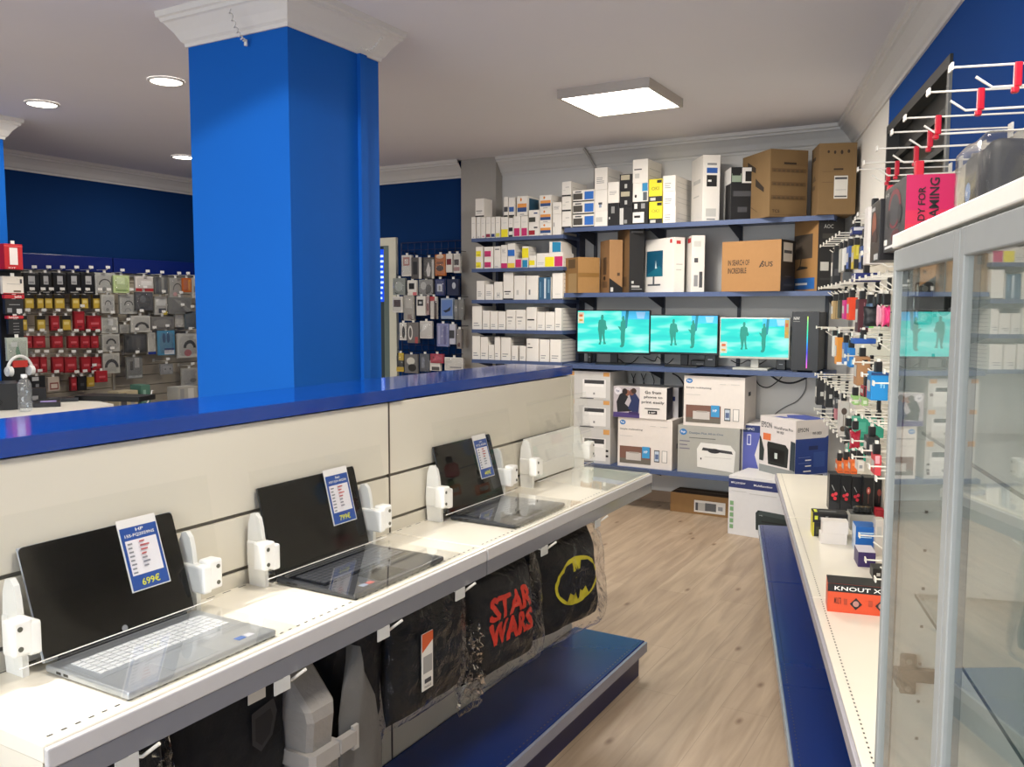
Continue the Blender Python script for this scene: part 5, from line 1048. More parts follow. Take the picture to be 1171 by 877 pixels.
mb = carton_mb(.17, .08, h-.0, P('1c1a1c', .35), [('e',.4,.62,.25,.22,P('9a5438')),('p',[(.2,.35),(.8,.3),(.7,.55),(.3,.5)],P('3c1c1c')),(.1,.5,.86,.92,P('c8c8c4')),(.5,.95,.02,.12,P('c8c8c4'))], [('e',.5,.6,.3,.16,P('8a4a34')),(.2,.8,.86,.92,P('c8c8c4'))]); mb.build('box', t)
mb = MB(); mb.box(-.012, .012, .03, .05, h-.002, h+.05, P('c41c30', .4), bev=.003); mb.build('hang_tab', t)
N0 = .50
_, ra, za = atn(1127, 151, N0); _, rb_, _ = atn(1094, 176, N0); w = rb_-ra; h = .44; zb_ = za-h
t = thing('backpack', 'black backpack in shiny clear film hanging above the glass cabinet', 'backpack', RF(N0, (ra+rb_)/2, zb_), RB)
M_bp = P('1c1d20', .6, bump=.2)
def softbox(mb, x0, x1, y0, y1, z0, z1, m, n=10, amp=.004, seed=0, r=.05):
    bm = bmesh.new(); vs = [bm.verts.new((x0+(x1-x0)*a, y0+(y1-y0)*b, z0+(z1-z0)*c)) for a, b, c in BOXV]
    for f in BOXF: bm.faces.new([vs[k] for k in f])
    bmesh.ops.bevel(bm, geom=bm.edges[:], offset=r, segments=3, profile=.5, affect='EDGES', clamp_overlap=True)
    bmesh.ops.subdivide_edges(bm, edges=[e for e in bm.edges if e.calc_length() > .08], cuts=5, use_grid_fill=True)
    bmesh.ops.triangulate(bm, faces=bm.faces[:])
    for v in bm.verts: v.co += v.co.normalized()*noise.noise(v.co*14+Vector((seed, 0, 0)))*amp*2
    bm.verts.index_update(); V = [tuple(v.co) for v in bm.verts]; F = [tuple(v.index for v in f.verts) for f in bm.faces]; bm.free(); mb.add(V, F, m, True)
mb = MB(); softbox(mb, -w/2+.01, w/2-.015, .012, .36, 0, h-.01, M_bp, seed=1, r=.025); mb.build('body', t)
mb = MB(); mb.tube([(w/2-.012, .05, .06), (w/2-.008, .06, .25), (w/2-.008, .09, .34), (w/2-.008, .16, .37), (w/2-.008, .30, .37)], .007, P('4a4c50', .5), 8)
mb.box(w/2-.016, w/2+.004, .10, .30, .05, .28, P('17181c', .5), bev=.008); mb.build('side_pocket', t)
mb = MB(); mb.poly([(-.02+.022*math.cos(k*PI/10), .004, .335+.022*math.sin(k*PI/10)) for k in range(20)], P('4c80c0', .4)); mb.text('hp', (-.032, .003, .325), (1,0,0), (0,0,1), .016, WHT); mb.build('round_badge', t)
mb = MB(); mb.box(-.05, .01, .003, .005, .265, .273, P('d8d8d4')); mb.build('name_strip', t)
mb = MB(); softbox(mb, -w/2-.004, w/2+.010, -.004, .37, -.01, h+.0, FILM2, amp=.003, seed=9, r=.015); mb.build('film_bag', t)
mb = MB(); mb.tube([(0, .12, h), (0, .12, h+.03)], .005, P('b8b8b4', .3, metal=.5)); mb.tube([(.014*math.cos(k*PI/6), .12, h+.04+.014*math.sin(k*PI/6)) for k in range(13)], .003, P('b8b8b4', .3, metal=.5)); mb.build('hang_clip', t)

# ================================================================ GLASS CABINET
NC, RC1, RC0 = .258, 1.535, .69; NCB = .70; ZCT = 1.722; RM = 1.115
t = thing('display_cabinet', 'tall white display cabinet with aluminium-framed glass doors at the right', 'cabinet', (0, 0, 0), RZ)
MW = P('e6e4dc', .35); holes = P('2a2a28', .6)
mb = MB(); mb.box(NC+.022, NCB, RC1-.018, RC1, .05, ZCT-.022, MW)
z = .12
while z < ZCT-.08:
    for n_ in (NC+.062, NCB-.16): mb.box(n_-.0024, n_+.0024, RC1-.0186, RC1-.018, z-.0024, z+.0024, holes)
    z += .032*2
for n_ in (NC+.075, NC+.24): mb.tube([(n_, RC1-.0188, 1.60), (n_, RC1-.018, 1.60)], .009, P('3a3a38', .5), 14)
mb.build('side_panel', t)
mb = MB(); mb.box(NC+.022, NCB, RC0, RC0+.018, .05, ZCT-.022, MW); mb.build('side_panel', t)
mb = MB(); mb.box(NCB-.008, NCB, RC0+.018, RC1-.018, .05, ZCT-.022, MW); mb.build('back_panel', t)
mb = MB(); mb.box(NC-.002, NCB, RC0, RC1+.006, ZCT-.022, ZCT, P('efece2', .35), bev=.002); mb.build('top_board', t)
mb = MB(); mb.box(NC+.022, NCB, RC0, RC1, .05, .072, MW); mb.box(NC+.05, NCB, RC0+.01, RC1-.01, 0, .05, MW); mb.build('plinth', t)
for z in (1.40, 1.13, .80, .45):
    mb = MB(); mb.box(NC+.05, NCB-.01, RC0+.02, RC1-.02, z, z+.005, GLASS); e_ = P('38504a', .2); mb.box(NC+.049, NC+.05, RC0+.02, RC1-.02, z, z+.005, e_)
    if z in (1.13, .80, 1.40, .45): mb.build('glass_shelf', t)
M_al = P('989a98', .5, spec=.3, metal=.1)
for k, (a, b) in enumerate(((RM+.002, RC1-.002), (RC0+.002, RM-.002))):
    mb = MB(); fw = .026; z0, z1 = .06, ZCT-.026
    mb.box(NC, NC+.02, a, a+fw, z0, z1, M_al, bev=.002); mb.box(NC, NC+.02, b-fw*.7, b, z0, z1, M_al, bev=.002)
    mb.box(NC, NC+.02, a+fw, b-fw*.7, z0, z0+.045, M_al, bev=.002); mb.box(NC, NC+.02, a+fw, b-fw*.7, z1-.034, z1, M_al, bev=.002)
    d_ = mb.build('door', t)
    mb = MB(); mb.box(NC+.006, NC+.010, a+fw-.004, b-fw*.7+.004, z0+.04, z1-.030, GLASS); mb.build('glass_pane', d_)
    if k == 0:
        for z in (1.611, 1.0):
            mb = MB(); Mh = P('6c6a64', .25, metal=.8); mb.box(NC+.02, NC+.030, RC1-.060, RC1-.025, z-.012, z+.012, Mh, bev=.003); mb.box(NC+.02, NC+.095, RC1-.034, RC1-.019, z-.011, z+.011, Mh, bev=.003); mb.box(NC+.030, NC+.056, RC1-.030, RC1-.0185, z-.034, z+.034, Mh, bev=.004)
            for s_ in (-1, 1): mb.tube([(NC+.043, RC1-.032, z+s_*.023), (NC+.043, RC1-.030, z+s_*.023)], .005, P('d8d4c8', .2, metal=.8), 10)
            mb.build('hinge', d_)
# ================================================================ LEFT WALL DISPLAY
XW = -7.42      # face of the slatwall
t = thing('slatwall_display', 'long cream slatted wall display with a deep blue header on the left wall', 'shelving', (0, 0, 0))
mb = MB(); 
z = .55
while z < 1.90: mb.box(XL+.06, XW, 3.2, 6.55, z, z+.095, P('b4aa98', .5)); z += .10
mb.box(XL+.04, XL+.08, 3.2, 6.55, .1, 1.92, P('5c564c', .6)); mb.box(XL+.06, XW, 3.2, 6.55, .1, .545, P('b4aa98', .5)); mb.build('slat_panel', t)
mb = MB(); hb = P('0a1f66', .3)
for a, b in ((3.2, 4.02), (4.03, 5.28), (5.29, 6.55)): mb.box(XL+.02, XW+.06, a, b, 1.935, 2.075, hb, bev=.004)
mb.build('header_board', t)
mb = MB(); mb.box(XW+.0, XW+.02, 3.2, 6.55, 1.90, 1.93, P('c8c4b8', .4)); mb.build('top_rail', t)
mb = MB()
for y in (4.02, 5.28): mb.box(XW, XW+.015, y-.012, y+.012, .1, 1.92, P('c4beb0', .4))
mb.build('upright', t)
def wall_hook(y, z, label, L=.22):
    h = thing('display_hook', label, 'hook', (XW, y, z), 0, 'hooks of the left wall display')
    mb = MB(); mb.tube([(0, 0, 0), (L-.02, 0, 0), (L, 0, .012)], .003, M_hook, 6); mb.box(0, .004, -.012, .012, -.015, .015, M_hook); mb.build('peg_wire', h)
    mb = MB(); mb.box(L-.002, L, -.022, .022, .010, .034, P('e8e6e0', .3)); mb.build('price_flag', h)
XG = -7.25
def hangcard(rect, label, m, dec=(), X=XG, d=.03, kind='card', name='accessory_pack', cat='pack', group=None, hook=True, film=False):
    x0, x1, y0, y1 = rect; a = atx(x0, (y0+y1)/2, X); b = atx(x1, (y0+y1)/2, X); zt = atx((x0+x1)/2, y0, X).z; zb = atx((x0+x1)/2, y1, X).z
    w = abs(b.y-a.y); h = zt-zb; t = thing(name, label, cat, (X, (a.y+b.y)/2, zb), PI/2, group)
    mb = MB()
    if kind == 'card': mb.box(-w/2, w/2, 0, d, 0, h, m, bev=.002); face_decals(mb, (-w/2, 0, 0), (1,0,0), (0,0,1), w, h, dec)
    else:
        puff(mb, w, h, max(d, .035), m, n=10, seed=len(label)*3+int(x0), amp=.006, cz=h/2, cy=.02, pinch=.02); face_decals(mb, (-w/2, -.022, 0), (1,0,0), (0,0,1), w, h, dec)
    b_ = mb.build('body', t)
    if film: 
        mb = MB(); puff(mb, w*1.04, h*1.02, .055, BLIST, n=10, seed=int(x0), amp=.006, cz=h/2, cy=.02, pinch=.02); mb.build('clear_bag', t)
    mb = MB(); mb.box(-.012, .012, .004, .010, h-.003, h+.022, P('e4e2dc', .4)); mb.build('hang_tab', t)
    if hook: wall_hook((a.y+b.y)/2, zt+.028, 'hook of the %s' % label)
    return t
card_dec = [(.30,.72,.45,.85,P('b8b8b8')),(.35,.65,.5,.6,GRY),(.2,.8,.05,.1,P('9a9a98')),(.0,1,.93,.97,P('3a3a3c'))]
rows_ = [
 ('black', [(27,45),(46,59),(61,76),(77,92),(93,109)], (312,335), 'black memory card pack with a grey label', P('111214',.4), card_dec, 'top row of black card packs', 'memory_card_pack'),
]
for k, (a, b) in enumerate([(27,45),(46,59),(61,76),(77,92),(93,109)]):
    hangcard((a,b,312,336), 'black card pack with a grey label, %s from left, top row' % ORD[k], P('111214',.4), card_dec, name='memory_card_pack', group='black card packs in the top row')
yd = [(.1,.95,.05,.72,P('c8a83c')),(.2,.8,.4,.6,P('e0cc80')),(0,1,.75,1,P('1c1a18'))]
for k, (a, b) in enumerate([(28,39),(42,50),(51,60),(62,74),(82,91),(93,101),(106,116)]):
    hangcard((a,b,337,353), 'small black and yellow card pack, %s from left, second row' % ORD[k], P('6c5a24',.5), yd, name='memory_card_pack', group='yellow card packs in the second row')
rd = [(.1,.9,.1,.85,P('a81c28')),(.25,.8,.4,.55,P('d06068')),(.3,.7,.15,.25,P('781420'))]
for k, (a, b, c) in enumerate([(26,31,'y'),(42,52,'y'),(58,68,'r'),(71,81,'y'),(85,97,'r'),(100,116,'r')]):
    hangcard((a,b,361 if a != 85 else 356,378), '%s card pack, %s from the left in the third row' % ('small yellow' if c == 'y' else 'red', ORD[k]), P('8c141e',.45) if c == 'r' else P('6c5a24',.5), rd if c == 'r' else yd, name='memory_card_pack', group=None)
for k, (a, b) in enumerate([(28,37),(38,52),(59,72),(78,90),(92,103),(104,113)]):
    hangcard((a,b,384,398), 'small red pack, %s from the left in the fourth row' % ORD[k], P('8c141e',.45), rd, name='memory_card_pack', group='red packs in the fourth row')
for k, (a, b) in enumerate([(34,45),(46,54),(60,73),(74,88),(93,104),(105,118)]):
    hangcard((a,b,408,426), 'red pack, %s from the left in the fifth row' % ORD[k], P('8c141e',.45), rd, name='memory_card_pack', group='red packs in the fifth row')
hangcard((110,123,424,437), 'red pack sticking out below the fifth row, right end', P('a81c28',.4), rd, X=-7.1, name='memory_card_pack')
hangcard((55,68,431,447), 'white and brown card in the lowest row, left', P('c8b8a8',.5), [(.15,.9,.1,.6,P('8c4c44')),(.25,.8,.2,.5,P('d8c8b8'))])
hangcard((81,88,431,447), 'narrow dark red card in the lowest row', P('781820',.5), rd)
hangcard((100,108,431,442), 'small yellow square card in the lowest row', P('d8b040',.5), [(.2,.8,.2,.4,P('ecd080'))])
hangcard((89,99,430,446), 'black card between red and yellow in the lowest row', P('1a1a1c',.5), [(.3,.7,.3,.5,DGR)])
hangcard((33,52,430,448), 'black gadget box with white print, lowest row', P('16181c',.5), [(.2,.6,.7,.95,P('c8c8c8')),(.4,.6,.3,.5,GRY)])
hangcard((3,27,316,336), 'white box with a thin red foot, top row far left', P('dcd4c8',.5), [(.2,.85,.55,.57,GRY),(.5,.85,.1,.2,P('6c5c4c')),(0,1,0,.05,P('a81c28')),(.82,.92,.6,.85,DGR)], X=-5.92, hook=False)
hangcard((5,28,337,341.5), 'thin red strip header with white lettering, left end', P('b01c28',.45), [('t',.5,.2,.35,.6,'SanDisk',WHT)], X=-5.92, hook=False)
hangcard((6,27,342,359), 'black pack with grey squares below the red strip', P('1c1c20',.5), [(.1,.35,.1,.4,GRY),(.6,.9,.05,.35,P('c8c8c8')),(.2,.8,.6,.65,GRY)], X=-5.92, hook=False)
hangcard((8,27,361,364.5), 'second thin red strip header with white lettering, left end', P('b01c28',.45), [('t',.1,.2,.6,.6,'SanDisk',WHT)], X=-5.92, hook=False)
hangcard((10,27,365,382), 'black pack with fine white marks below the second red strip', P('16181c',.5), [(.3,.7,.1+.2*k,.14+.2*k,GRY) for k in range(4)], X=-5.92, hook=False)
hangcard((5,26,279,308), 'red box with a white panel standing above the blue header at the far left', P('b4141e',.4), [(.28,.72,.18,.85,P('e4dcd8')),('t',.2,.03,.4,.06,'KIT',P('e8c8c8')),(0,1,.9,.93,P('e05058'))], X=-5.90, d=.08, hook=False)
cl = [(.15,.75,.55,.9,P('b8b8b0')),(.3,.7,.1,.35,P('9c9c98'))]
def arc(u, v, r, m=None, th=.05, asp=1): 
    return [('p', [(u+r*math.cos(PI*i/8), v+r*asp*math.sin(PI*i/8)) for i in range(9)]+[(u+(r-th)*math.cos(PI*(8-i)/8), v+(r-th)*asp*math.sin(PI*(8-i)/8)) for i in range(9)], m or P('2c2a28'))]
bags = [
 ((108,132,312,335),'pale grey cable pack, first right of the black card packs',P('b0b0aa',.4),arc(.5,.4,.3)+[('e',.45,.2,.1,.1,P('8c8c88'))]),
 ((130,148,315,335),'lime green pack between pale cable packs in the top row',P('bccf94',.4),[(.2,.7,.5,.9,P('d8e8b8')),(.1,.9,.1,.2,P('8ca864'))]),
 ((155,176,316,333),'white pack with a red band under a clear dome, top row',P('d4cec8',.4),[(0,1,.0,.2,P('b02830')),(.3,.9,.4,.7,P('f0ece8'))]),
 ((177,192,317,336),'dark striped pack, top row right of the red banded one',P('5c5c58',.4),[(.1,.3,0,1,DGR),(.5,.7,0,1,P('8c8c84'))]),
 ((194,209,318,341),'grey pack with a black cable arc, top row',P('9a9892',.4),arc(.6,.4,.35)+[('e',.4,.2,.15,.1,P('d0a0a0'))]),
 ((209,219,318,334),'orange pack, top row near the pillar',P('b4581c',.45),[(.6,.9,.1,.9,P('d88c28'))]),
 ((220,227,318,341),'white narrow pack touching the pillar, top row',P('c0bcb4',.4),[(.2,.8,.3,.6,GRY)]),
 ((116,131,337,358),'pale pack with a black plug, second row of bags, first',P('b4b4ae',.4),arc(.5,.45,.25)+[('e',.45,.2,.12,.09,P('8c8c88'))]),
 ((137,157,337,359),'pale pack with two cable arcs, second row of bags',P('aaaaa4',.4),arc(.5,.45,.25)+arc(.45,.12,.2,GRY)),
 ((155,175,334,355),'dark round mouse in a clear blister, second row of bags',P('4c4c4c',.3),[('e',.5,.5,.38,.42,P('303234')),('e',.42,.62,.18,.2,P('585c60'))]),
 ((177,191,339,360),'white and black gadget pack with a yellow corner, second row of bags',P('aaa8a2',.4),[(.1,.9,.5,.85,P('d0d0cc')),(.3,.9,.1,.35,P('2c2c38')),(.7,1,0,.2,P('c8b040'))]),
 ((193,219,340,359),'grey folded bag, second row of bags near the pillar',P('70706c',.4),[('p',[(.2,.9),(.5,.8),(1,.2),(.8,.1)],P('8c8c86'))]),
 ((116,135,363,381),'pale pack with a crumpled top, third row of bags, first',P('b4b4ac',.4),[('e',.35,.2,.12,.1,P('8c8c88')),(.4,.7,.5,.9,P('dcdcd8'))]),
 ((150,172,361,380),'white card with a thick black arc of cable, third row of bags',P('b8b6ae',.4),arc(.55,.25,.38,None,.14)),
 ((137,150,371,381),'small grey triangle bag, third row of bags',P('9c9a94',.4),()),
 ((173,199,362,377),'grey shadowy blister, third row of bags',P('6c6a66',.4),[('e',.5,.5,.4,.3,P('84827c'))]),
 ((200,211,354,374),'pale oval blister, third row of bags near the pillar',P('a4a29c',.4),[('e',.5,.45,.4,.45,P('c0beb8'))]),
 ((212,226,356,376),'dark slate pack, third row of bags by the pillar',P('4c5458',.4),[(.3,.7,.05,.1,P('c8c8c8'))]),
 ((117,137,382,402),'pale pack with a black arc of cable, fourth row of bags, first',P('b0aea6',.4),arc(.5,.45,.3,None,.1)+[('e',.4,.22,.15,.12,P('8c8c88'))]),
 ((143,168,382,403),'bundle of black cables in a clear bag, fourth row of bags',P('3c3c3c',.4),[(.1,.3,.1,.9,P('24262a')),(.5,.7,.1,.8,P('54524e'))]),
 ((169,178,380,405),'tall white pack with a blue end, fourth row of bags',P('c8c4ba',.4),[(0,1,0,.12,P('1c3484'))]),
 ((181,200,378,406),'light blue pack with a white label, fourth row of bags',P('4c84a4',.4),[(.35,.95,.03,.28,P('d0d0d4')),(.35,.95,.2,.28,P('2c3c70')),('e',.35,.7,.1,.2,P('1c4c74')),('e',.6,.7,.1,.2,P('1c4c74'))]),
 ((203,226,381,409),'large pale pack with a black coil by the pillar, fourth row',P('b8b6ae',.4),arc(.6,.4,.32,None,.14)+[('e',.5,.2,.18,.14,P('b86c70'))]),
 ((118,137,404,427),'white pack with a thick black headband arc, fifth row of bags',P('b4b2a8',.4),arc(.5,.3,.42,None,.16)),
 ((145,163,408,433),'clear pack of metal brackets, fifth row of bags',P('7c7c78',.4),[(.1,.95,.05,.15,P('a8aaa8')),(.5,.8,.5,.95,P('b8b6b0')),(.2,.4,.4,.8,P('44423e'))]),
 ((184,198,416,428),'grey socket plate in a clear pack, fifth row of bags',P('8c8c8c',.4),[(.2,.9,.1,.8,P('a4a4a4')),('e',.35,.5,.06,.06,BLK),('e',.75,.5,.06,.06,BLK)]),
 ((208,226,421,441),'large pale bag low beside the pillar',P('a8a6a0',.4),[('e',.7,.3,.2,.12,P('7c7a74'))]),
 ((8,32,386,412),'clear bag with green stems at the left end',P('a4aca0',.4),[('p',[(.45,.05),(.4,.4),(.5,.8),(.6,.4),(.7,.05)],P('5c8468')),(.2,.5,.6,.8,P('c0c4c0'))]),
]
for k, (r_, l, m, dec) in enumerate(bags):
    hangcard(r_, l, m, dec, d=.02, film=True, name='cable_pack', X=XG+.03*(k % 2) if r_[0] != 8 else -5.88, hook=r_[0] != 8)
a = atx(2, 400, -6.0); b = atx(28, 400, -6.0); zt = atx(15, 308, -5.9).z
t = thing('display_stand', 'slim black display stand with white-topped packs beside the far left pillar', 'display stand', (-6.0, (a.y+b.y)/2, 0), PI/2)
w = b.y-a.y; mb = MB(); mb.box(-w/2, w/2, .0, .02, .35, zt-.008, P('101218', .5)); mb.box(-w/2, w/2, -.09, .03, zt-.008, zt-.001, P('101218', .5)); mb.build('panel', t)
mb = MB(); mb.box(-.02, .02, 0, .03, .03, .35, P('101218', .5)); mb.build('post', t)
mb = MB(); mb.box(-w/2, w/2, -.15, .15, 0, .03, P('101218', .5), bev=.006); mb.build('foot', t)
for k in range(4):
    mb = MB(); mb.tube([(0, 0, zt-.06-.24*k), (0, -.10, zt-.06-.24*k)], .003, M_hook, 6); mb.build('peg', t)
# white headphones hanging at the left end
p = atx(23, 424, -5.84)
t = thing('headphones', 'white over-ear headphones with a red patch hanging at the far left', 'headphones', p, PI/2)
mb = MB(); mb.tube([(.085*math.cos(PI*i/12), 0, .0+.10*math.sin(PI*i/12)) for i in range(13)], .011, P('d8d8d4', .3), 8); mb.build('headband', t)
for s_ in (-1, 1):
    mb = MB(); mb.tube([(s_*.06, 0, .0), (s_*.09, 0, .0)], [.035, .033], P('d8d8d4', .3), 14); mb.build('ear_cup', t)
mb = MB(); mb.box(-.05, .05, -.01, .01, .025, .07, P('b83028', .4)); mb.build('card_insert', t)

# ================================================================ LEFT COUNTER
t = thing('shop_counter', 'white sales counter behind the gondola at the left', 'counter', (0, 0, 0))
zc = .95; a = atz(0, 484, zc); b = atz(130, 462, zc)
mb = MB(); mb.poly([(a.x-.0+.05, 1.2, zc-.03), (a.x+.05, a.y, zc-.03), (b.x, b.y, zc-.03), (b.x-.6, b.y+.15, zc-.03), (a.x-.75, 1.2, zc-.03)], P('f0ece0', .25), (0, 0, .03)); mb.build('counter_top', t)
mb = MB(); mb.poly([(a.x-.0, 1.2, 0), (a.x+.0, a.y, 0), (b.x-.03, b.y-.03, 0), (b.x-.58, b.y+.10, 0), (a.x-.70, 1.2, 0)], P('e0dcd0', .4), (0, 0, zc-.031)); mb.build('counter_body', t)
def on_counter(px_, py_): return atz(px_, py_, zc)
def citem(name, label, cat, px_, py_, w, d, h, m, rz=0, dec=(), top=()):
    p = on_counter(px_, py_); mb = carton_mb(w, d, h, m, dec, (), top); return tag(mb.build(name, None, (p.x, p.y, zc+.0005), rz), label, cat)
citem('cash_box','black box at the left edge of the counter','box',-8,470,.30,.28,.17,P('17191c',.4),1.1)
citem('phone_box','dark tablet box with a lilac strip lying on the counter','box',46,466,.24,.16,.03,P('1a1c22',.4),1.0,(),[(.5,.9,.2,.8,P('9c8cc8'))])
citem('phone_box','dark flat box lying behind the lilac-striped one','box',66,460,.26,.14,.025,P('1e2228',.4),1.0,(),[(.3,.5,.3,.5,GRY)])
citem('laptop_case','long black flat case lying across the back of the counter','case',122,459,.50,.20,.035,P('101113',.45),.35)
citem('card_reader','small black gadget with a white label on the counter','reader',40,461,.14,.10,.10,P('131418',.45),1.0,[(.4,.65,.2,.5,GRY)])
p = on_counter(24, 470)
t = thing('plastic_bottle', 'clear plastic bottle standing on the white counter', 'bottle', (p.x+.05, p.y, zc))
mb = MB(); mb.lathe([(0,.001),(.036,.002),(.04,.012),(.04,.09),(.037,.10),(.04,.11),(.04,.175),(.03,.195),(.016,.21),(.016,.225)], PETC, 20); mb.build('body', t)
mb = MB(); mb.lathe([(.0185,.215),(.0185,.236),(0,.237)], P('dcdcdc', .4), 16); mb.build('cap', t)
p = on_counter(3, 470); mb = MB(); mb.tube([(0,0,.005),(.02,.04,.02),(.0,.09,.06),(-.06,.10,.07)], .004, M_black, 6); tag(mb.build('cable', None, (p.x+.05, p.y-.12, zc)), 'short black cable curling at the left edge of the counter', 'cable')
# goods beyond the counter end
t = thing('low_display', 'low glass-topped display of small boxes under the clear packs at the left', 'display', (0, 0, 0))
mb = MB(); mb.box(-6.9, -6.4, 4.2, 6.3, 0, .72, P('5c564c', .5)); mb.box(-6.92, -6.38, 4.18, 6.32, .72, .735, P('8c887c', .3)); mb.build('body', t)
def lowitem(name, label, cat, rect, m, dec=(), X=-6.45, kind=None, zb=.735):
    x0, x1, y0, y1 = rect; a = atx(x0, y1, X); b = atx(x1, y1, X); h = atx((x0+x1)/2, y0, X).z-zb; mb = carton_mb(abs(b.y-a.y), .15, max(.03, h), m, dec); return tag(mb.build(name, None, (X, (a.y+b.y)/2, zb), PI/2), label, cat)
lowitem('cable_pack','green and clear pack of leads standing under the brackets','pack',(162,172,440,453),P('4c7464',.5),[(.2,.5,.3,.8,P('84a898'))])
lowitem('small_box','small beige carton at the foot of the left display','box',(136,158,447,456),P('a89c80',.5),[(.1,.4,.1,.9,DGR),(.6,.8,.2,.8,GRY)])
lowitem('small_box','clear fronted box at the foot of the display near the pillar','box',(204,226,442,452),P('a4a29a',.4),[(.1,.3,.1,.9,GRY),(.5,.8,.1,.9,LGR)])
p = atx(180, 453, -6.35); t = thing('cable_pack', 'white looped cable standing in front of the left display', 'cable', (-6.40, p.y, .737), PI/2)
mb = MB(); mb.tube([(-.09,0,.0),(-.07,0,.05),(-.025,0,.12),(-.015,0,.16),(.015,0,.16),(.025,0,.12),(.07,0,.05),(.09,0,0)], .006, P('dcdcd8', .3), 8); mb.build('loop', t)
mb = MB(); mb.box(-.08, .08, -.01, .01, 0, .02, P('dcdcd8', .3)); mb.build('base', t)

# ================================================================ GRID PANEL ON THE BLUE WALL
YP = 6.79
t = thing('grid_panel', 'dark blue wire grid panel fixed to the blue wall beside the doorway', 'grid panel', (0, 0, 0))
a = aty(459, 278, YP-.03); b = aty(529, 420, YP-.03); mb = MB(); gm_ = P('0c1c4c', .4); x = a.x; zt, zb = a.z, .45
while x < b.x+.001: mb.tube([(x, YP-.03, zb), (x, YP-.03, zt)], .0035, gm_, 5); x += (b.x-a.x)/9
z = zb
while z < zt+.001: mb.tube([(a.x, YP-.026, z), (b.x, YP-.026, z)], .0035, gm_, 5); z += .09
mb.tube([(a.x, YP-.03, zt), (b.x, YP-.03, zt)], .006, gm_, 6); mb.tube([(a.x, YP-.03, zb), (a.x, YP-.03, zt)], .006, gm_, 6); mb.tube([(b.x, YP-.03, zb), (b.x, YP-.03, zt)], .006, gm_, 6)
for z_ in (zt-.1, zb+.2):
    for x_ in (a.x+.1, b.x-.1): mb.tube([(x_, YP-.03, z_), (x_, 6.7985, z_)], .004, gm_, 5)
mb.build('wire_grid', t)
def gcard(i, rect, label, m, dec=(), film=True, Y=6.60, d=.03):
    x0, x1, y0, y1 = [430+v/5.157 if k < 2 else 260+v/5.157 for k, v in enumerate(rect)]
    a = aty(x0, y0, Y); b = aty(x1, y0, Y); zb = aty((x0+x1)/2, y1, Y).z; w = b.x-a.x; h = a.z-zb
    t = thing('accessory_pack', label, 'pack', ((a.x+b.x)/2, Y, zb))
    mb = MB(); mb.box(-w/2+.004, w/2-.004, 0, d, 0, h, m, bev=.002); face_decals(mb, (-w/2, 0, 0), (1,0,0), (0,0,1), w, h, dec); mb.build('body', t)
    if film: mb = MB(); puff(mb, w*1.02, h*1.02, .06, BLIST, n=9, seed=i, amp=.006, cz=h/2, cy=.015, pinch=.02); mb.build('clear_bag', t)
    mb = MB(); mb.box(-.012, .012, .008, .014, h-.004, h+.02, P('e4e2dc', .4)); mb.build('hang_tab', t)
    hk = thing('display_hook', 'hook of the %s' % label, 'hook', ((a.x+b.x)/2, YP-.035, a.z+.026), 0, 'hooks on the grid panel')
    mb = MB(); mb.tube([(0, 0, 0), (0, Y-.02-YP+.035, 0), (0, Y-.03-YP+.035, .012)], .003, M_black, 6); mb.build('peg_wire', hk)
WB, GB = P('d8d4cc', .5), P('8c8c8a', .5)
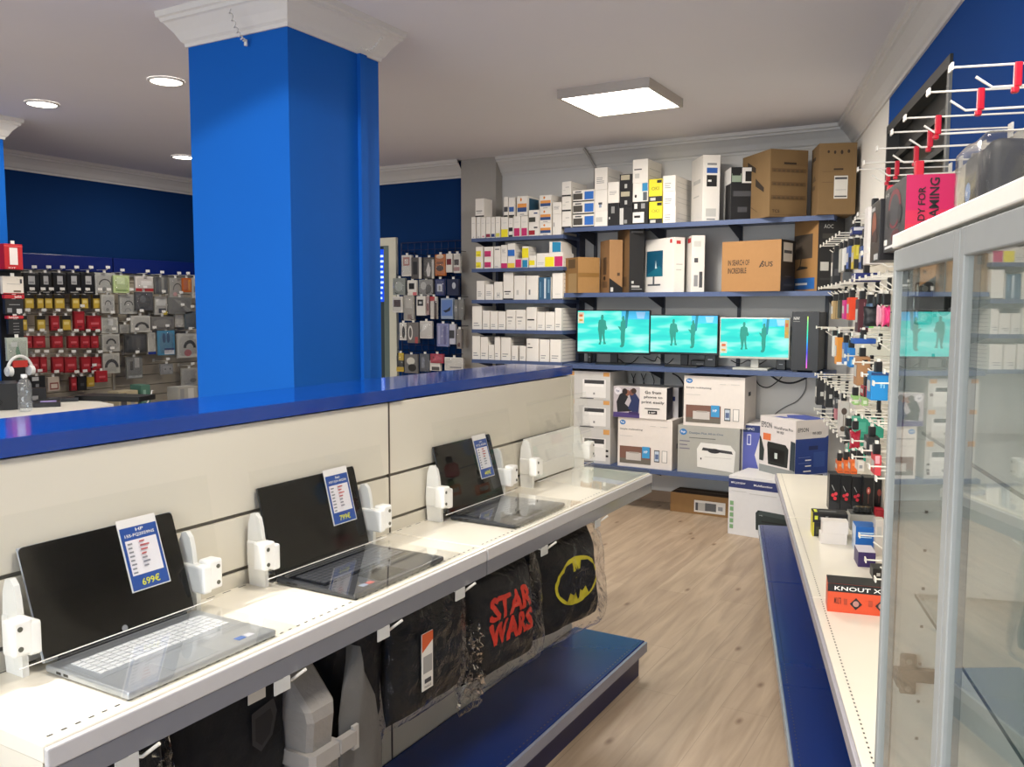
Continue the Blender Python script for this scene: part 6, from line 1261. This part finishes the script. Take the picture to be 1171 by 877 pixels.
grid = [
 ((148,210,165,288),'white card with a rose square frame, top grid row',WB,[(.2,.8,.5,.9,P('b4786c')),(.32,.68,.58,.82,P('d8c8c0'))]),
 ((205,268,178,303),'dark grey case card, top grid row',P('54504e',.5),[(.2,.6,.2,.8,P('242426')),(.75,1,0,1,P('c8c4bc'))]),
 ((276,342,178,302),'dark card with a white cable, top grid row',P('4c4a48',.5),[('p',[(.3,.4),(.5,.8),(.7,.4),(.6,.1),(.4,.1)],P('d8d4d0')),(.8,1,0,.9,P('c8c4bc'))]),
 ((345,408,160,285),'orange card with a dark gadget, top grid row',P('b8682c',.5),[('e',.5,.35,.35,.14,P('3c2418')),(.2,.8,.55,.65,P('6c3c1c')),('e',.5,.9,.35,.1,P('d8c0a8'))]),
 ((410,452,155,265),'white card with a dark red square, top grid row',WB,[(.15,.8,.4,.72,P('6c1c28'))]),
 ((455,497,155,268),'white card with a black square, right end of the top grid row',WB,[(.15,.8,.4,.7,P('2c1c20')),(.1,.9,.1,.3,P('a88080'))]),
 ((97,172,300,398),'clear bag of grey cable beside the doorway frame, second grid row',P('8a908a',.5),[('e',.5,.5,.3,.3,P('acb2ac'))]),
 ((182,240,312,400),'white card with a black square and pink corner, second grid row',WB,[(.2,.75,.4,.8,P('1c1c1e')),(.6,1,0,.2,P('c86c70'))]),
 ((250,335,308,400),'grey blister with round earphones, second grid row',GB,[('e',.35,.6,.2,.25,P('c0c0bc')),('e',.7,.4,.2,.28,P('50504e'))]),
 ((346,404,305,402),'navy card with a white gadget, second grid row',P('1c2c64',.5),[(.25,.75,.25,.7,P('c8ccd8')),(.4,.6,.3,.6,GRY)]),
 ((416,488,305,402),'dark card with a pale spot, second grid row',P('1c2440',.5),[('e',.6,.6,.15,.2,P('b0b4bc'))]),
 ((95,157,408,502),'white card with a dark maroon square, third grid row',WB,[(.15,.8,.35,.8,P('3c2028'))]),
 ((160,224,400,550),'tall translucent grey pack, third grid row',P('a8a49c',.5),[(.2,.8,.5,.9,P('c0bcb4')),(.4,.8,.05,.25,P('8c7c78'))]),
 ((236,292,405,520),'white card with a black square photo, third grid row',WB,[(.15,.75,.5,.82,P('1c1c1e')),(.3,.6,.6,.72,P('b8b8b4'))]),
 ((294,315,405,515),'narrow pink and white card, third grid row',P('b89c98',.5),[(.2,.8,.2,.6,P('8c5c5c'))]),
 ((318,358,408,540),'white and red card, third grid row',WB,[(0,.7,.8,1,P('b03034')),(.6,1,0,.8,P('3c2c2c'))]),
 ((380,456,418,540),'pack with a blue photo of a dark shape, third grid row',P('8c9cb4',.5),[(.08,.92,.15,.92,P('5c78b0')),('p',[(.2,.4),(.5,.45),(.8,.6),(.75,.4),(.4,.3)],P('202838'))]),
 ((460,518,425,545),'grey patchwork card, right end of the third grid row',P('787874',.5),[(0,.5,.4,.7,P('9c9c98')),(.3,.5,0,1,P('5c5c5a'))]),
 ((135,180,562,665),'white card with a black key shape, fourth grid row',WB,[('e',.6,.45,.2,.35,P('1c1c1e'))]),
 ((182,250,560,682),'grey pack with a white cable loop, fourth grid row',P('6c6866',.5),[('e',.3,.5,.2,.35,P('d0ccc4')),('e',.3,.5,.12,.25,P('5c5856')),(.7,.95,0,.3,P('a04c4c'))]),
 ((256,330,552,655),'white crumpled pack, fourth grid row',P('d0ccc6',.4),[('p',[(.2,.4),(.6,.6),(.8,.9),(.3,.8)],P('e8e6e2'))]),
 ((356,428,566,702),'violet-blue translucent pack, fourth grid row',P('8084b0',.4),[(.15,.3,.1,.9,P('a8acd0')),(.6,.8,.1,.9,P('5c5c94'))]),
 ((430,470,570,690),'white card with a dark square picture, fourth grid row',P('b8b8c4',.5),[(.05,.8,.3,.7,P('3c3c40'))]),
 ((474,505,600,715),'narrow grey-brown pack, right end of the fourth grid row',P('8c8480',.5),[(.2,.7,.1,.3,P('4c1c24'))]),
 ((120,163,740,850),'yellow and black pack, bottom grid row',P('1c1a18',.5),[(.3,1,.6,1,P('c8a82c')),(0,1,0,.25,P('c8a82c'))]),
 ((165,245,748,860),'crumpled silver-black bag, bottom grid row',P('6c6a68',.4),[('e',.5,.65,.3,.2,P('c8c4b8')),('e',.6,.3,.3,.2,P('2c2a28'))]),
 ((255,316,745,850),'slate bag, bottom grid row',P('50545c',.4),[(.2,.5,.2,.8,P('7c808c'))]),
 ((318,396,745,800),'crimson pack, bottom grid row',P('a82c44',.45),[('p',[(.1,.1),(.9,.5),(.5,.9)],P('c85064'))]),
 ((315,380,785,845),'white pack overlapping the crimson one, bottom grid row',WB,[(.2,.9,.05,.4,P('54504e'))]),
 ((402,515,765,845),'wide white pack, right end of the bottom grid row',WB,[(.3,.9,.2,.3,GRY),(.1,.4,.6,.7,LGR)]),
]
for i, (r_, l, m, dec) in enumerate(grid): gcard(i, r_, l, m, dec, film=(i % 3 != 1), Y=6.60-.012*(i % 2))
# doorway with pale frame beside the grid
mb = MB(); Md = P('dcd8c4', .5)
xa = aty(437, 300, YP).x; xb = aty(446.5, 300, YP).x; xc = aty(454.5, 300, YP).x; zt = aty(446, 272, YP).z; zi = aty(446, 281, YP).z
mb.box(xb, xc, 6.765, 6.80, 0, zt, Md); mb.box(-6.0, xb, 6.765, 6.80, zi, zt, Md); mb.box(-6.0, -5.92, 6.765, 6.80, 0, zi, Md); dr = struct(mb, 'door_1')
mb = MB(); mb.box(-5.92, xb, 6.79, 6.799, 0, zi, P('3c4a50', .15)); mb.box(xb-.07, xb, 6.775, 6.79, 0, zi, P('6c7a74', .4)); mb.build('glass_leaf', dr)
mb = MB(); z0_ = aty(440, 345, YP).z; z1_ = aty(440, 285, YP).z; mb.box(-5.8, xb-.075, 6.782, 6.789, z0_, z1_, P('0c48d8', .3, emis=.9, var=0))
for k in range(9): mb.box(xb-.14-random.uniform(0,.12), xb-.08-random.uniform(0,.02), 6.780, 6.782, z0_+(z1_-z0_)*(.05+k*.1), z0_+(z1_-z0_)*(.09+k*.1), P('c8e4ff', .3, emis=1.2, var=0))
mb.build('lit_poster', dr)
# ================================================================ OTHER LAMPS (behind and beside the viewer), DAYLIGHT, CAMERA
panel_lamp(-2.2, -1.1, 'square white surface-mounted LED panel behind the pillar line', 15)
panel_lamp(-.45, 1.45, 'square white surface-mounted LED panel above the aisle beside the laptops', 33)
panel_lamp(-.6, -1.6, 'square white surface-mounted LED panel behind the viewer', 25)
panel_lamp(-4.6, .6, 'square white surface-mounted LED panel over the sales counter', 30)
t = thing('spotlight', 'tilted white recessed spotlight lighting the laptops and the near face of the pillar', 'spotlight', (-2.0, .5, ZC-.001))
dr_ = Vector((-.044, .498, -.866)); mb = MB(); mb.lathe([(.075, 0), (.075, -.008), (.05, -.010), (.045, 0)], P('e8e6e0', .4), 24); mb.build('rim', t)
mb = MB(); mb.tube([(0, -.01, -.004), (0, .012, -.04)], [.034, .040], P('e8e6e0', .4), 20); mb.build('head', t)
sp_ = bpy.data.lights.new('spot_beam', 'SPOT'); sp_.energy = 230; sp_.spot_size = math.radians(108); sp_.spot_blend = .10; sp_.shadow_soft_size = .03; sp_.color = (1, .96, .90)
so_ = bpy.data.objects.new('spot_beam', sp_); COL.objects.link(so_); so_.parent = t; so_.location = (0, .016, -.05); so_.rotation_euler = dr_.to_track_quat('-Z', 'Y').to_euler()
W = bpy.data.worlds.new('World'); SC.world = W; W.use_nodes = True
nt = W.node_tree; bg = nt.nodes['Background']; sky = nt.nodes.new('ShaderNodeTexSky'); sky.sky_type = 'NISHITA'; sky.sun_elevation = math.radians(40); sky.sun_rotation = math.radians(20); sky.sun_disc = False
nt.links.new(sky.outputs[0], bg.inputs[0]); bg.inputs[1].default_value = .35
# daylight portal in the shop window
l = bpy.data.lights.new('shop_window_daylight', 'AREA'); l.shape = 'RECTANGLE'; l.size = 6.2; l.size_y = 1.75; l.energy = 230; l.color = (.86, .93, 1)
o = bpy.data.objects.new('shop_window_daylight', l); COL.objects.link(o); o.location = (-2.0, YF-.16, 1.42); o.rotation_euler = (PI/2, 0, 0)
cam = bpy.data.cameras.new('camera'); co = bpy.data.objects.new('camera', cam); COL.objects.link(co)
cam.sensor_fit = 'HORIZONTAL'; cam.sensor_width = 36; cam.lens = FPX/1171*36; cam.clip_start = .02
M3 = Matrix((CR, CU, -_f)).transposed(); co.matrix_world = Matrix.Translation(CAM) @ M3.to_4x4()
SC.camera = co
vs = SC.view_settings; vs.view_transform = 'Standard'; vs.look = 'None'; vs.gamma = 1; vs.use_curve_mapping = False; vs.exposure = -0.18
SC.display_settings.display_device = 'sRGB'
for l_, n_ in LABELS.items():
    if n_ > 1: print('DUPLABEL', n_, l_)
